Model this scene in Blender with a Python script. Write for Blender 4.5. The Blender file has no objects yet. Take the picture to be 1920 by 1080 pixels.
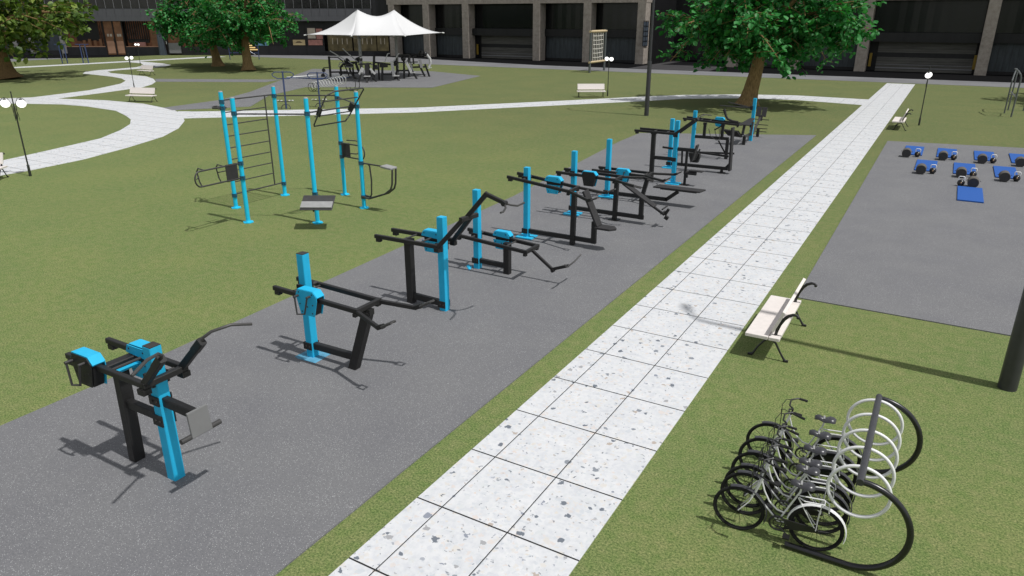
import bpy, bmesh, math, random
from mathutils import Vector, Matrix
R = math.radians
scene = bpy.context.scene
COL = scene.collection
V = Vector

# ------------------------------------------------------------------ materials
def newmat(name):
    m = bpy.data.materials.new(name); m.use_nodes = True
    nt = m.node_tree; nt.nodes.clear()
    o = nt.nodes.new('ShaderNodeOutputMaterial'); b = nt.nodes.new('ShaderNodeBsdfPrincipled')
    nt.links.new(b.outputs[0], o.inputs[0])
    return m, nt, b
class NT:
    def __init__(s, nt): s.nt = nt
    def n(s, typ, **kw):
        x = s.nt.nodes.new(typ)
        for k, v in kw.items():
            if k.startswith('_'): setattr(x, k[1:], v)
        return x
    def l(s, a, b): s.nt.links.new(a, b)
    def pos(s): return s.n('ShaderNodeNewGeometry').outputs['Position']
    def obj(s): return s.n('ShaderNodeTexCoord').outputs['Object']
    def noise(s, vec, scale, detail=3, rough=.55, out='Fac'):
        x = s.n('ShaderNodeTexNoise'); x.inputs['Scale'].default_value = scale
        x.inputs['Detail'].default_value = detail; x.inputs['Roughness'].default_value = rough
        s.l(vec, x.inputs['Vector']); return x.outputs[out]
    def ramp(s, fac, stops, interp='LINEAR'):
        x = s.n('ShaderNodeValToRGB'); x.color_ramp.interpolation = interp
        e = x.color_ramp.elements
        while len(e) < len(stops): e.new(.5)
        for i, (p, c) in enumerate(stops):
            e[i].position = p; e[i].color = (*c, 1) if len(c) == 3 else c
        s.l(fac, x.inputs[0]); return x.outputs[0]
    def math(s, op, a, b=None, c=None):
        x = s.n('ShaderNodeMath'); x.operation = op
        for i, v in enumerate((a, b, c)):
            if v is None: continue
            if isinstance(v, (int, float)): x.inputs[i].default_value = v
            else: s.l(v, x.inputs[i])
        return x.outputs[0]
    def mix(s, fac, a, b, mode='MIX'):
        x = s.n('ShaderNodeMix'); x.data_type = 'RGBA'; x.blend_type = mode
        for i, v in ((0, fac), (6, a), (7, b)):
            if isinstance(v, (int, float)): x.inputs[i].default_value = v
            elif isinstance(v, tuple): x.inputs[i].default_value = (*v, 1)
            else: s.l(v, x.inputs[i])
        return x.outputs[2]
    def bump(s, h, b, strength=.3, dist=.02):
        x = s.n('ShaderNodeBump'); x.inputs['Strength'].default_value = strength
        x.inputs['Distance'].default_value = dist
        s.l(h, x.inputs['Height']); s.l(x.outputs[0], b.inputs['Normal'])
def setb(b, rough=.5, spec=.5, metal=0.):
    b.inputs['Roughness'].default_value = rough
    b.inputs['Specular IOR Level'].default_value = spec
    b.inputs['Metallic'].default_value = metal

MATS = {}
def painted(name, c, rough=.45, spec=.5, metal=0., var=.12, scale=6., bump=.05):
    """a plain coated surface with slight wear: fine mottling and roughness changes"""
    m, nt, b = newmat(name); g = NT(nt); setb(b, rough, spec, metal)
    p = g.obj(); f = g.noise(p, scale, 5, .6)
    lo = tuple(max(0, v*(1-var)) for v in c); hi = tuple(min(1, v*(1+var)) for v in c)
    g.l(g.ramp(f, [(.3, lo), (.7, hi)]), b.inputs['Base Color'])
    g.l(g.math('MULTIPLY_ADD', g.noise(p, scale*3, 3), .25, rough-.12), b.inputs['Roughness'])
    if bump: g.bump(g.noise(p, 180, 2), b, bump, .002)
    MATS[name] = m; return m

def mk_grass():
    m, nt, b = newmat('turf'); g = NT(nt); setb(b, .95, .1)
    p = g.pos()
    mp = g.n('ShaderNodeMapping'); mp.inputs['Scale'].default_value = (1, 1, 1); g.l(p, mp.inputs[0])
    p2 = mp.outputs[0]
    big = g.noise(p2, .35, 3); mid = g.noise(p2, 5, 4, .6); fine = g.noise(p2, 34, 6, .78); vf = g.noise(p2, 95, 3, .8)
    base = g.ramp(fine, [(.34, (.052, .080, .030)), (.45, (.132, .175, .064)), (.55, (.222, .256, .103)), (.68, (.38, .385, .175))])
    tint = g.ramp(mid, [(.35, (.84, .95, .8)), (.65, (1.12, 1.05, 1.08))])
    c = g.mix(1., base, tint, 'MULTIPLY')
    t2 = g.ramp(big, [(.35, (.93, .97, .96)), (.65, (1.06, 1.03, 1.02))])
    c = g.mix(1., c, t2, 'MULTIPLY')
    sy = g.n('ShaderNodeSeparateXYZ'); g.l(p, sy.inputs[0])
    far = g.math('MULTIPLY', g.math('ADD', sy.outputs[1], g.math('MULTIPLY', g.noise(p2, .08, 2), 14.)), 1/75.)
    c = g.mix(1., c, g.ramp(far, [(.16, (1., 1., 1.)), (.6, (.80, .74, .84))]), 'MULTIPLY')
    br = g.ramp(vf, [(.33, (.62, .68, .62)), (.67, (1.32, 1.27, 1.32))])
    c = g.mix(1., c, br, 'MULTIPLY')
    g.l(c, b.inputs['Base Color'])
    g.bump(g.math('ADD', fine, g.math('MULTIPLY', vf, .6)), b, .55, .03)
    MATS['turf'] = m
mk_grass()

def mk_rubber(name, base=.185, speck=.75):
    m, nt, b = newmat(name); g = NT(nt); setb(b, .85, .25)
    p = g.pos()
    n1 = g.noise(p, 60, 4, .7); n2 = g.noise(p, .6, 3)
    c = g.ramp(n1, [(.3, (base*.72, base*.72, base*.75)), (.7, (base*1.25, base*1.25, base*1.28))])
    t = g.ramp(n2, [(.3, (.93, .93, .95)), (.7, (1.06, 1.06, 1.05))])
    c = g.mix(1., c, t, 'MULTIPLY')
    v = g.n('ShaderNodeTexVoronoi'); v.inputs['Scale'].default_value = 58; g.l(p, v.inputs['Vector'])
    sp = g.math('LESS_THAN', v.outputs['Distance'], .27)
    sc = g.n('ShaderNodeSeparateColor'); g.l(v.outputs['Color'], sc.inputs[0])
    clump = g.ramp(g.noise(p, 1.1, 3, .6), [(.42, (.72, .72, .72)), (.66, (.93, .93, .93))])
    rnd = g.math('GREATER_THAN', sc.outputs[0], g.math('SUBTRACT', 1.52, clump))
    c = g.mix(g.math('MULTIPLY', g.math('MULTIPLY', sp, rnd), speck), c, (.66, .66, .66))
    g.l(c, b.inputs['Base Color']); g.bump(n1, b, .3, .006)
    MATS[name] = m
mk_rubber('rubber', .166, .6)

def mk_terrazzo(name, sx=1., sy=1.34):
    m, nt, b = newmat(name); g = NT(nt); setb(b, .55, .35)
    p = g.pos()
    s = g.n('ShaderNodeSeparateXYZ'); g.l(p, s.inputs[0])
    # tile joints: dark open gaps every sx metres across and sy metres along
    def joint(sock, period):
        f = g.math('FRACT', g.math('DIVIDE', sock, period))
        d = g.math('MULTIPLY', g.math('MINIMUM', f, g.math('SUBTRACT', 1., f)), period)
        return d
    dx = joint(s.outputs[0], sx); dy = joint(s.outputs[1], sy)
    d = g.math('MINIMUM', dx, dy)
    gap = g.math('MAXIMUM', g.math('LESS_THAN', dx, .007), g.math('LESS_THAN', dy, .012))
    # distorted coordinates give the chips broken outlines
    nz = g.noise(p, 16, 2, .5, 'Color')
    off = g.n('ShaderNodeVectorMath'); off.operation = 'MULTIPLY_ADD'
    off.inputs[1].default_value = (.11, .11, 0); g.l(nz, off.inputs[0]); g.l(p, off.inputs[2])
    pw = off.outputs[0]
    body = g.ramp(g.noise(p, 9, 5, .65), [(.3, (.56, .57, .59)), (.5, (.645, .65, .66)), (.75, (.70, .695, .69))])
    mott = g.ramp(g.noise(p, 1.6, 4, .6), [(.3, (.91, .92, .93)), (.7, (1.02, 1.02, 1.02))])
    body = g.mix(1., body, mott, 'MULTIPLY')
    col = body
    def chips(col, scale, thr, rad, stops, op=1., off=0.):
        v = g.n('ShaderNodeTexVoronoi'); v.inputs['Scale'].default_value = scale; v.voronoi_dimensions = '2D'
        v.distance = 'MINKOWSKI'; v.inputs['Exponent'].default_value = 1.35
        mp = g.n('ShaderNodeMapping'); mp.inputs['Location'].default_value = (off, off*1.7, 0); mp.inputs['Rotation'].default_value = (0, 0, off)
        g.l(pw, mp.inputs[0]); g.l(mp.outputs[0], v.inputs['Vector'])
        sc = g.n('ShaderNodeSeparateColor'); g.l(v.outputs['Color'], sc.inputs[0])
        r = g.math('MULTIPLY', sc.outputs[1], rad)
        inside = g.math('LESS_THAN', v.outputs['Distance'], g.math('ADD', r, rad*.35))
        pick = g.math('GREATER_THAN', sc.outputs[0], thr)
        k = g.math('MULTIPLY', g.math('MULTIPLY', inside, pick), op)
        cc = g.ramp(sc.outputs[2], stops, 'CONSTANT')
        return g.mix(k, col, cc)
    pale = [(0., (.56, .57, .60)), (.3, (.62, .58, .52)), (.5, (.58, .60, .60)), (.7, (.64, .55, .49)), (.82, (.50, .53, .56))]
    dark = [(0., (.13, .15, .18)), (.35, (.22, .24, .27)), (.55, (.33, .33, .34)), (.72, (.42, .36, .31)), (.85, (.24, .26, .31))]
    col = chips(col, 15, .35, .42, pale, .5, 3.1)
    col = chips(col, 8., .62, .34, pale, .6, 7.7)
    col = chips(col, 24, .93, .40, dark, .7, 1.3)
    col = chips(col, 17, .90, .36, pale, .9, 9.3)
    col = chips(col, 8.5, .90, .36, dark, .95, 5.2)
    col = g.mix(gap, col, (.02, .02, .02))
    g.l(col, b.inputs['Base Color'])
    hgt = g.ramp(g.math('MULTIPLY', d, 30), [(.15, (0, 0, 0)), (.45, (1, 1, 1))])
    g.bump(g.math('ADD', hgt, g.math('MULTIPLY', g.noise(p, 60, 3), .05)), b, .6, .012)
    MATS[name] = m
mk_terrazzo('terrazzo')
mk_terrazzo('terrazzo_small')

def mk_asphalt(name, c, rough=.9):
    m, nt, b = newmat(name); g = NT(nt); setb(b, rough, .05); p = g.pos()
    n1 = g.noise(p, 30, 4, .7); n2 = g.noise(p, .25, 4, .6)
    a = g.ramp(n1, [(.3, tuple(v*.8 for v in c)), (.7, tuple(v*1.2 for v in c))])
    t = g.ramp(n2, [(.3, (.85,)*3), (.7, (1.12,)*3)])
    g.l(g.mix(1., a, t, 'MULTIPLY'), b.inputs['Base Color']); g.bump(n1, b, .2, .01); MATS[name] = m
mk_asphalt('pavement', (.19, .19, .195)); mk_asphalt('asphalt_dark', (.006, .006, .0065), .95); mk_asphalt('asphalt_mid', (.06, .058, .06))

painted('blue_steel', (.022, .43, .70), .5, .22, var=.05)
painted('cyan_steel', (.014, .53, .80), .42, .3, var=.04)
painted('plate_dusty', (.10, .30, .44), .6, .2, var=.35, scale=5)
painted('black_steel', (.015, .0145, .0145), .5, .4, var=.2, bump=.25)
painted('tube_steel', (.046, .044, .043), .45, .5, var=.15)
painted('cap_dark', (.035, .032, .03), .6, .4)
painted('clamp_blue', (.015, .10, .17), .4, .5, var=.3, scale=40)
painted('pad_black', (.032, .031, .032), .7, .3, bump=.3)
painted('pad_grey', (.30, .30, .295), .6, .3)
painted('plate_grey', (.185, .185, .185), .55, .3, var=.05)
painted('pad_white', (.72, .72, .70), .55, .3)
painted('steel_bright', (.55, .55, .56), .3, .5, .9)
painted('steel_grey', (.30, .30, .31), .35, .5, .8)
painted('iron_black', (.012, .012, .012), .45, .5)
painted('bench_stone', (.72, .665, .63), .7, .3, var=.05, scale=9)
painted('pole_dark', (.038, .038, .042), .4, .5, var=.1)
painted('lamp_post', (.02, .023, .018), .5, .5)
painted('ring_white', (.78, .78, .78), .35, .5, var=.03)
painted('rack_black', (.010, .010, .012), .3, .6, var=.1, scale=3)
painted('rack_top', (.045, .045, .05), .35, .5)
painted('bike_frame', (.70, .70, .70), .3, .5, 0, var=.03)
painted('bike_white', (.78, .78, .78), .3, .5, var=.03)
painted('tyre', (.013, .013, .013), .75, .3)
painted('saddle', (.05, .05, .056), .3, .5, var=.2)
painted('mat_blue', (.024, .10, .36), .8, .25, var=.06, scale=30)
painted('bag_brown', (.11, .10, .09), .75, .3, var=.2)
painted('bag_black', (.034, .034, .036), .6, .4)
painted('kettle_black', (.012, .012, .013), .28, .6)
painted('brass', (.35, .24, .15), .35, .5, .8)
painted('canopy', (.66, .66, .66), .6, .2, var=.015, scale=1., bump=0)
painted('navy_steel', (.035, .055, .14), .4, .5)
painted('wood_pale', (.55, .44, .27), .6, .3, var=.15, scale=12)
painted('rope', (.55, .53, .48), .8, .2)
painted('net_post', (.10, .11, .11), .5, .4)

def mk_stone(name, c, scale=1.):
    m, nt, b = newmat(name); g = NT(nt); setb(b, .85, .2); p = g.pos()
    n1 = g.noise(p, 2.2*scale, 6, .65); n2 = g.noise(p, 16*scale, 3)
    s = g.n('ShaderNodeSeparateXYZ'); g.l(p, s.inputs[0])
    f = g.math('FRACT', g.math('DIVIDE', s.outputs[2], 1.15))
    j = g.math('LESS_THAN', f, .018)
    a = g.ramp(n1, [(.3, tuple(v*.72 for v in c)), (.5, c), (.72, tuple(v*1.22 for v in c))])
    t = g.ramp(n2, [(.3, (.88,)*3), (.7, (1.1,)*3)])
    a = g.mix(1., a, t, 'MULTIPLY'); a = g.mix(g.math('MULTIPLY', j, .35), a, tuple(v*.4 for v in c))
    g.l(a, b.inputs['Base Color']); g.bump(n2, b, .2, .02); MATS[name] = m
mk_stone('stone', (.34, .30, .26)); mk_stone('stone_left', (.12, .11, .10))

def mk_metalwall(name, c, period=.5, horiz=False, rough=.5, grime=.4):
    m, nt, b = newmat(name); g = NT(nt); setb(b, rough, .4); p = g.obj()
    s = g.n('ShaderNodeSeparateXYZ'); g.l(p, s.inputs[0])
    f = g.math('FRACT', g.math('DIVIDE', s.outputs[2 if horiz else 0], period))
    tri = g.math('MINIMUM', f, g.math('SUBTRACT', 1., f))
    mp = g.n('ShaderNodeMapping'); mp.inputs['Scale'].default_value = (.25, 1, 2.2) if horiz else (2.2, 1, .35)
    g.l(p, mp.inputs[0]); n1 = g.noise(mp.outputs[0], 1.6, 5, .65)
    a = g.ramp(n1, [(.25, tuple(v*(1-grime) for v in c)), (.5, c), (.75, tuple(v*(1+grime) for v in c))])
    a = g.mix(g.math('MULTIPLY', g.math('LESS_THAN', tri, .06), .5), a, tuple(v*.35 for v in c))
    g.l(a, b.inputs['Base Color']); g.bump(tri, b, .5, .05); MATS[name] = m
mk_metalwall('panel_blue', (.045, .055, .062), .62)
mk_metalwall('shutter', (.095, .092, .082), .28, True)
mk_metalwall('glass_black', (.006, .007, .0075), 1.4, rough=.2, grime=.2)
mk_metalwall('fascia', (.082, .083, .092), 50, rough=.4, grime=.15)
mk_metalwall('wall_dark', (.012, .012, .014), 3.1, rough=.45, grime=.3)
mk_metalwall('wall_slate', (.06, .075, .095), 2.6, rough=.4, grime=.4)
mk_metalwall('beam_black', (.010, .010, .011), 4, rough=.5)
painted('window_dark', (.012, .011, .012), .18, .6, var=.5, scale=.6, bump=0)
painted('mullion', (.20, .20, .21), .4, .5)
painted('yellow_sign', (.30, .20, .03), .5, .3)
painted('pier_pale', (.20, .20, .20), .6, .3)

def mk_emit(name, c, strength, var=0., scale=1.):
    m, nt, b = newmat(name); g = NT(nt); setb(b, .5, .3)
    b.inputs['Emission Strength'].default_value = strength
    if var:
        f = g.noise(g.obj(), scale, 4, .6)
        cc = g.ramp(f, [(.35, tuple(v*(1-var) for v in c)), (.6, c), (.75, tuple(min(1, v*(1+var)) for v in c))])
        g.l(cc, b.inputs['Emission Color'])
    else: b.inputs['Emission Color'].default_value = (*c, 1)
    b.inputs['Base Color'].default_value = (*[v*.5 for v in c], 1)
    MATS[name] = m
mk_emit('globe', (1., .985, .96), 1.6)
mk_emit('shop_glow', (.17, .075, .04), 0.26, .75, 1.3)
mk_emit('shop_floor', (.33, .19, .12), 0.34, .3, .8)
mk_emit('shop_amber', (.20, .10, .05), 0.26, .5, 1.5)
mk_emit('shop_olive', (.085, .07, .035), 0.5, .7, .9)
mk_emit('stair_glow', (.9, .62, .25), .75, .2, 3)
mk_emit('poster_cream', (.30, .27, .22), .4, .25, 1.5)
mk_emit('poster_red', (.27, .13, .11), .4, .5, 2.2)
mk_emit('poster_blue', (.10, .20, .30), .45, .6, 2.)
mk_emit('poster_yellow', (.30, .24, .13), .5, .2, 2.)
painted('wood_dark', (.045, .022, .012), .5, .4, var=.4, scale=1)
painted('shelf_black', (.008, .007, .007), .5, .4)

def mk_bark(name, c):
    m, nt, b = newmat(name); g = NT(nt); setb(b, .9, .15); p = g.obj()
    mp = g.n('ShaderNodeMapping'); mp.inputs['Scale'].default_value = (5, 5, 1.1); g.l(p, mp.inputs[0])
    n1 = g.noise(mp.outputs[0], 2.6, 7, .72)
    a = g.ramp(n1, [(.3, tuple(v*.45 for v in c)), (.5, c), (.7, tuple(v*1.5 for v in c))])
    g.l(a, b.inputs['Base Color']); g.bump(n1, b, .9, .06); MATS[name] = m
mk_bark('bark', (.27, .18, .085)); mk_bark('bark_dark', (.20, .13, .06))
def mk_leaf(name, stops, trans):
    m, nt, b = newmat(name); g = NT(nt); setb(b, .5, .35)
    ge = g.n('ShaderNodeNewGeometry')
    c = g.ramp(ge.outputs['Random Per Island'], stops)
    g.l(c, b.inputs['Base Color'])
    tr = g.n('ShaderNodeBsdfTranslucent'); g.l(g.mix(1., c, trans, 'MULTIPLY'), tr.inputs[0])
    mx = g.n('ShaderNodeMixShader'); mx.inputs[0].default_value = .28
    out = [n for n in nt.nodes if n.type == 'OUTPUT_MATERIAL'][0]
    g.l(b.outputs[0], mx.inputs[1]); g.l(tr.outputs[0], mx.inputs[2]); g.l(mx.outputs[0], out.inputs[0])
    MATS[name] = m
mk_leaf('leaf_green', [(0., (.012, .105, .018)), (.4, (.022, .165, .03)), (.8, (.04, .24, .05)), (1., (.10, .34, .11))], (1., 1.4, .6))
mk_leaf('leaf_olive', [(0., (.035, .075, .010)), (.4, (.07, .13, .016)), (.8, (.14, .21, .03)), (1., (.26, .33, .07))], (1., 1.2, .5))

# ------------------------------------------------------------------ geometry helpers
class MB:
    def __init__(s): s.bm = bmesh.new()
    def face(s, vs):
        try: s.bm.faces.new(vs)
        except ValueError: pass
    def prism(s, pts, vec):
        """closed polygon pts (3D) pushed along vec"""
        vec = V(vec); a = [s.bm.verts.new(V(p)) for p in pts]; b = [s.bm.verts.new(V(p)+vec) for p in pts]
        n = len(pts); s.face(a); s.face(b[::-1])
        for i in range(n): s.face([a[i], b[i], b[(i+1) % n], a[(i+1) % n]])
        return s
    def box(s, c, size, rz=0., ry=0., rx=0.):
        x, y, z = (v/2 for v in size); M = Matrix.Rotation(rz, 4, 'Z') @ Matrix.Rotation(ry, 4, 'Y') @ Matrix.Rotation(rx, 4, 'X')
        c = V(c); P = [c + M @ V(q) for q in ((-x, -y, -z), (x, -y, -z), (x, y, -z), (-x, y, -z))]
        return s.prism(P, M @ V((0, 0, 2*z)))
    def b2(s, lo, hi):
        lo, hi = V(lo), V(hi); return s.box((lo+hi)/2, hi-lo)
    def bar(s, p0, p1, w, h, ch=.12):
        """rectangular hollow section, w sideways, h upright, softened corners"""
        p0, p1 = V(p0), V(p1); d = (p1-p0)
        dn = d.normalized(); up = V((0, 0, 1))
        if abs(dn.z) > .95: up = V((1, 0, 0))
        side = dn.cross(up).normalized(); up = side.cross(dn)
        c = min(w, h)*ch; a, b = w/2, h/2
        prof = [(-a+c, -b), (a-c, -b), (a, -b+c), (a, b-c), (a-c, b), (-a+c, b), (-a, b-c), (-a, -b+c)]
        return s.prism([p0+side*u+up*v for u, v in prof], d)
    def tube(s, pts, r, seg=8, closed=False, caps=True):
        pts = [V(p) for p in pts]; n = len(pts); rings = []
        rr = r if isinstance(r, (list, tuple)) else [r]*n
        prev = None
        for i, p in enumerate(pts):
            a = pts[i-1] if (i > 0 or closed) else None; c = pts[(i+1) % n] if (i < n-1 or closed) else None
            t = ((p-a).normalized() if a is not None else V()) + ((c-p).normalized() if c is not None else V())
            if t.length < 1e-6: t = (c or p)-(a or p)
            t.normalize()
            if prev is None:
                q = V((0, 0, 1)) if abs(t.z) < .9 else V((1, 0, 0)); x = t.cross(q).normalized()
            else: x = (prev - t*prev.dot(t)).normalized()
            prev = x; y = t.cross(x)
            rings.append([s.bm.verts.new(p + (x*math.cos(k*2*math.pi/seg) + y*math.sin(k*2*math.pi/seg))*rr[i]) for k in range(seg)])
        m = n if closed else n-1
        for i in range(m):
            A, B = rings[i], rings[(i+1) % n]
            for k in range(seg): s.face([A[k], A[(k+1) % seg], B[(k+1) % seg], B[k]])
        if not closed and caps: s.face(rings[0][::-1]); s.face(rings[-1])
        return s
    def ring(s, c, rad, r, axis='Y', n=36, seg=8, a0=0., a1=None, tilt=0.):
        c = V(c); P = []
        m = n if a1 is None else n+1
        for i in range(m):
            t = i*2*math.pi/n if a1 is None else a0+(a1-a0)*i/n
            u, w = math.cos(t)*rad, math.sin(t)*rad
            P.append(c + {'Y': V((u, 0, w)), 'X': V((0, u, w)), 'Z': V((u, w, 0))}[axis])
        return s.tube(P, r, seg, closed=a1 is None)
    def sphere(s, c, r, sc=(1, 1, 1), u=16, v=10):
        M = Matrix.Translation(V(c)) @ Matrix.Diagonal((*[r*q for q in sc], 1))
        bmesh.ops.create_uvsphere(s.bm, u_segments=u, v_segments=v, radius=1., matrix=M); return s
    def cyl(s, p0, p1, r0, r1=None, seg=16):
        return s.tube([p0, p1], [r0, r0 if r1 is None else r1], seg)
    def sheet(s, pts, z=0.):
        s.face([s.bm.verts.new((p[0], p[1], z)) for p in pts]); return s
    def build(s, name, mat, parent=None, smooth=False, bevel=0.):
        bmesh.ops.recalc_face_normals(s.bm, faces=s.bm.faces)
        me = bpy.data.meshes.new(name)
        if parent is not None and parent.name in ORG:
            M = ORG[parent.name].inverted(); s.bm.transform(M)
        s.bm.to_mesh(me); s.bm.free()
        me.materials.append(MATS[mat])
        if smooth:
            for p in me.polygons: p.use_smooth = True
            try: me.set_sharp_from_angle(angle=R(38))
            except Exception: pass
        o = bpy.data.objects.new(name, me); COL.objects.link(o)
        if bevel:
            md = o.modifiers.new('bevel', 'BEVEL'); md.width = bevel; md.segments = 2; md.limit_method = 'ANGLE'
        if parent is not None:
            o.parent = parent; ORG[o.name] = ORG.get(parent.name, Matrix.Identity(4))
        return o
ORG = {}
def thing(name, label, cat, loc=(0, 0, 0), rz=0., group=None):
    o = bpy.data.objects.new(name, None); COL.objects.link(o); o.empty_display_size = .1
    o.location = loc; o.rotation_euler = (0, 0, rz)
    ORG[o.name] = Matrix.Translation(V(loc)) @ Matrix.Rotation(rz, 4, 'Z')
    o['label'] = label; o['category'] = cat
    if group: o['group'] = group
    return o
def tag(o, label, cat, group=None, kind=None):
    if label: o['label'] = label
    if cat: o['category'] = cat
    if group: o['group'] = group
    if kind: o['kind'] = kind
    return o
def struct(o): o['kind'] = 'structure'; return o
def dup(root, loc, rz=None, label=None, scale=None):
    r = root.copy(); COL.objects.link(r); r.location = loc
    if rz is not None: r.rotation_euler = (0, 0, rz)
    if scale is not None: r.scale = scale
    if label: r['label'] = label
    for ch in list(root.children):
        c = ch.copy(); COL.objects.link(c); c.parent = r
        for g in list(ch.children):
            d = g.copy(); COL.objects.link(d); d.parent = c
    return r

# ------------------------------------------------------------------ ground
def slab(name, pts, mat, z0, z1, side=None):
    m = MB(); m.prism([(x, y, z0) for x, y in pts], (0, 0, z1-z0)); return struct(m.build(name, mat))
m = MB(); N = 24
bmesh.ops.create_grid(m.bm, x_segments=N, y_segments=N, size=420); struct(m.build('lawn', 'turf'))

slab('straight_path', [(-.405, -9.4), (1.992, -9.4), (1.992, 75.2), (-.405, 75.2)], 'terrazzo', -.05, .014)
# machine pads
def pad(name, pts):
    slab(name, pts, 'rubber', -.05, .022)
pad('machine_pad', [(-.95, -9.), (-.95, 37.45), (-9.48, 33.4), (-9.35, 30.), (-8.0, 16.9), (-7.2, 1.), (-7.15, -9.)])
pad('mat_pad', [(2.62, 11.66), (14., 11.55), (14., 39.1), (8.5, 38.3), (2.55, 37.3)])
pad('canopy_pad', [(-62.5, 62.), (-52., 46.4), (-45.6, 44.), (-35.4, 49.5), (-38.9, 63.), (-47.5, 66.)])
slab('grey_footpath', [(-42.7, 27.6), (-40.9, 27.0), (-38.0, 31.2), (-42.6, 37.0), (-45.6, 44.02), (-52.0, 46.42), (-46.5, 38.6), (-43.4, 33.)], 'rubber', -.05, .018)
slab('grey_side_footpath', [(-65.7, 43.0), (-62.6, 40.9), (-52.9, 46.0), (-53.9, 49.0)], 'rubber', -.05, .012)
# curved white footpaths
A1 = [(-31., 5.5), (-28.2, 5.5), (-27.75, 8.2), (-27.86, 10.8), (-28.36, 13.38), (-29.56, 16.28), (-31.13, 19.33), (-33.1, 21.75), (-35.58, 24.0), (-38.7, 26.1), (-41.0, 27.2), (-46.2, 28.45), (-50.85, 28.45), (-55.3, 27.24), (-59.1, 25.2),
      (-66., 21.5), (-64.5, 18.9), (-59., 21.8), (-55.4, 23.4), (-51.0, 25.2), (-48.1, 25.35), (-44.04, 24.9), (-40.96, 23.64), (-39.02, 22.7), (-37.12, 21.4), (-35.36, 19.67), (-33.46, 17.3), (-32.86, 15.8), (-31.9, 13.3), (-31.2, 11.26), (-30.8, 8.6)]
slab('curved_footpath', A1, 'terrazzo_small', -.05, .012)
A2 = [(-59.13, 25.0), (-57.96, 26.8), (-58.9, 30.), (-59.8, 32.6), (-61.35, 34.84), (-63.6, 37.9), (-66.2, 40.1), (-69.2, 41.6), (-72.2, 42.5), (-76.65, 43.2), (-79.3, 43.5), (-81.8, 45.3), (-83.0, 47.6), (-83.3, 50.2), (-84.1, 53.2), (-86.3, 55.8), (-90.9, 58.46), (-95.1, 59.2),
      (-95.2, 60.9), (-92.04, 60.5), (-87.55, 59.6), (-84.3, 58.3), (-82.13, 55.9), (-81.1, 52.1), (-81.05, 48.8), (-79.9, 46.75), (-77.2, 45.55), (-74.2, 45.2), (-69.56, 44.62), (-65.9, 42.96), (-62.6, 40.91), (-60.24, 38.86), (-58.33, 36.6), (-56.49, 31.5), (-55.3, 27.3)]
slab('winding_footpath', A2, 'terrazzo_small', -.05, .008)
slab('far_footpath', [(-95.6, 36.), (-97.8, 36.), (-97.5, 60.), (-97.4, 75.6), (-94.6, 75.6), (-95.1, 58.7)], 'terrazzo_small', -.05, .004)
slab('link_footpath', [(-40.2, 26.9), (-38.9, 27.4), (-27.4, 36.7), (-20.2, 46.3), (-16.0, 52.3), (-13.9, 54.7), (-9.9, 57.6), (-5.86, 59.), (-.38, 58.6),
     (-.38, 54.3), (-5.2, 55.4), (-9.1, 54.6), (-13.0, 51.9), (-14.8, 49.1), (-18.9, 43.7), (-25.8, 34.5), (-36.6, 24.7)], 'terrazzo_small', -.05, .006)
slab('pavement', [(-94.2, 79.8), (-90., 77.5), (-77., 77.8), (-55., 76.4), (45., 75.9), (45., 82.), (-42., 82.), (-69., 87.4), (-74., 88.5), (-87.7, 84.3), (-94.8, 81.2)], 'pavement', -.05, .015)
slab('side_pavement', [(-107., 40.), (-109.7, 49.8), (-111.2, 54.9), (-111.35, 59.6), (-113., 59.8), (-115.5, 57.2), (-118., 54.), (-122., 44.)], 'pavement', -.05, .015)
slab('forecourt', [(-94.6, 80.6), (-87.7, 84.25), (-74., 88.45), (-69., 87.35), (-42., 82.), (45., 82.), (45., 110.), (-76., 110.), (-97., 80.)], 'asphalt_dark', -.05, .01)
slab('side_forecourt', [(-108., 73.4), (-109.3, 65.1), (-110.7, 61.7), (-113., 59.7), (-115.5, 57.1), (-118., 53.9), (-150., 40.), (-150., 55.), (-108., 76.)], 'asphalt_dark', -.05, .01)
slab('driveway', [(-29.8, 82.5), (-19.8, 82.5), (-20.5, 99.), (-29.8, 99.)], 'asphalt_mid', -.05, .016)

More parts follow.
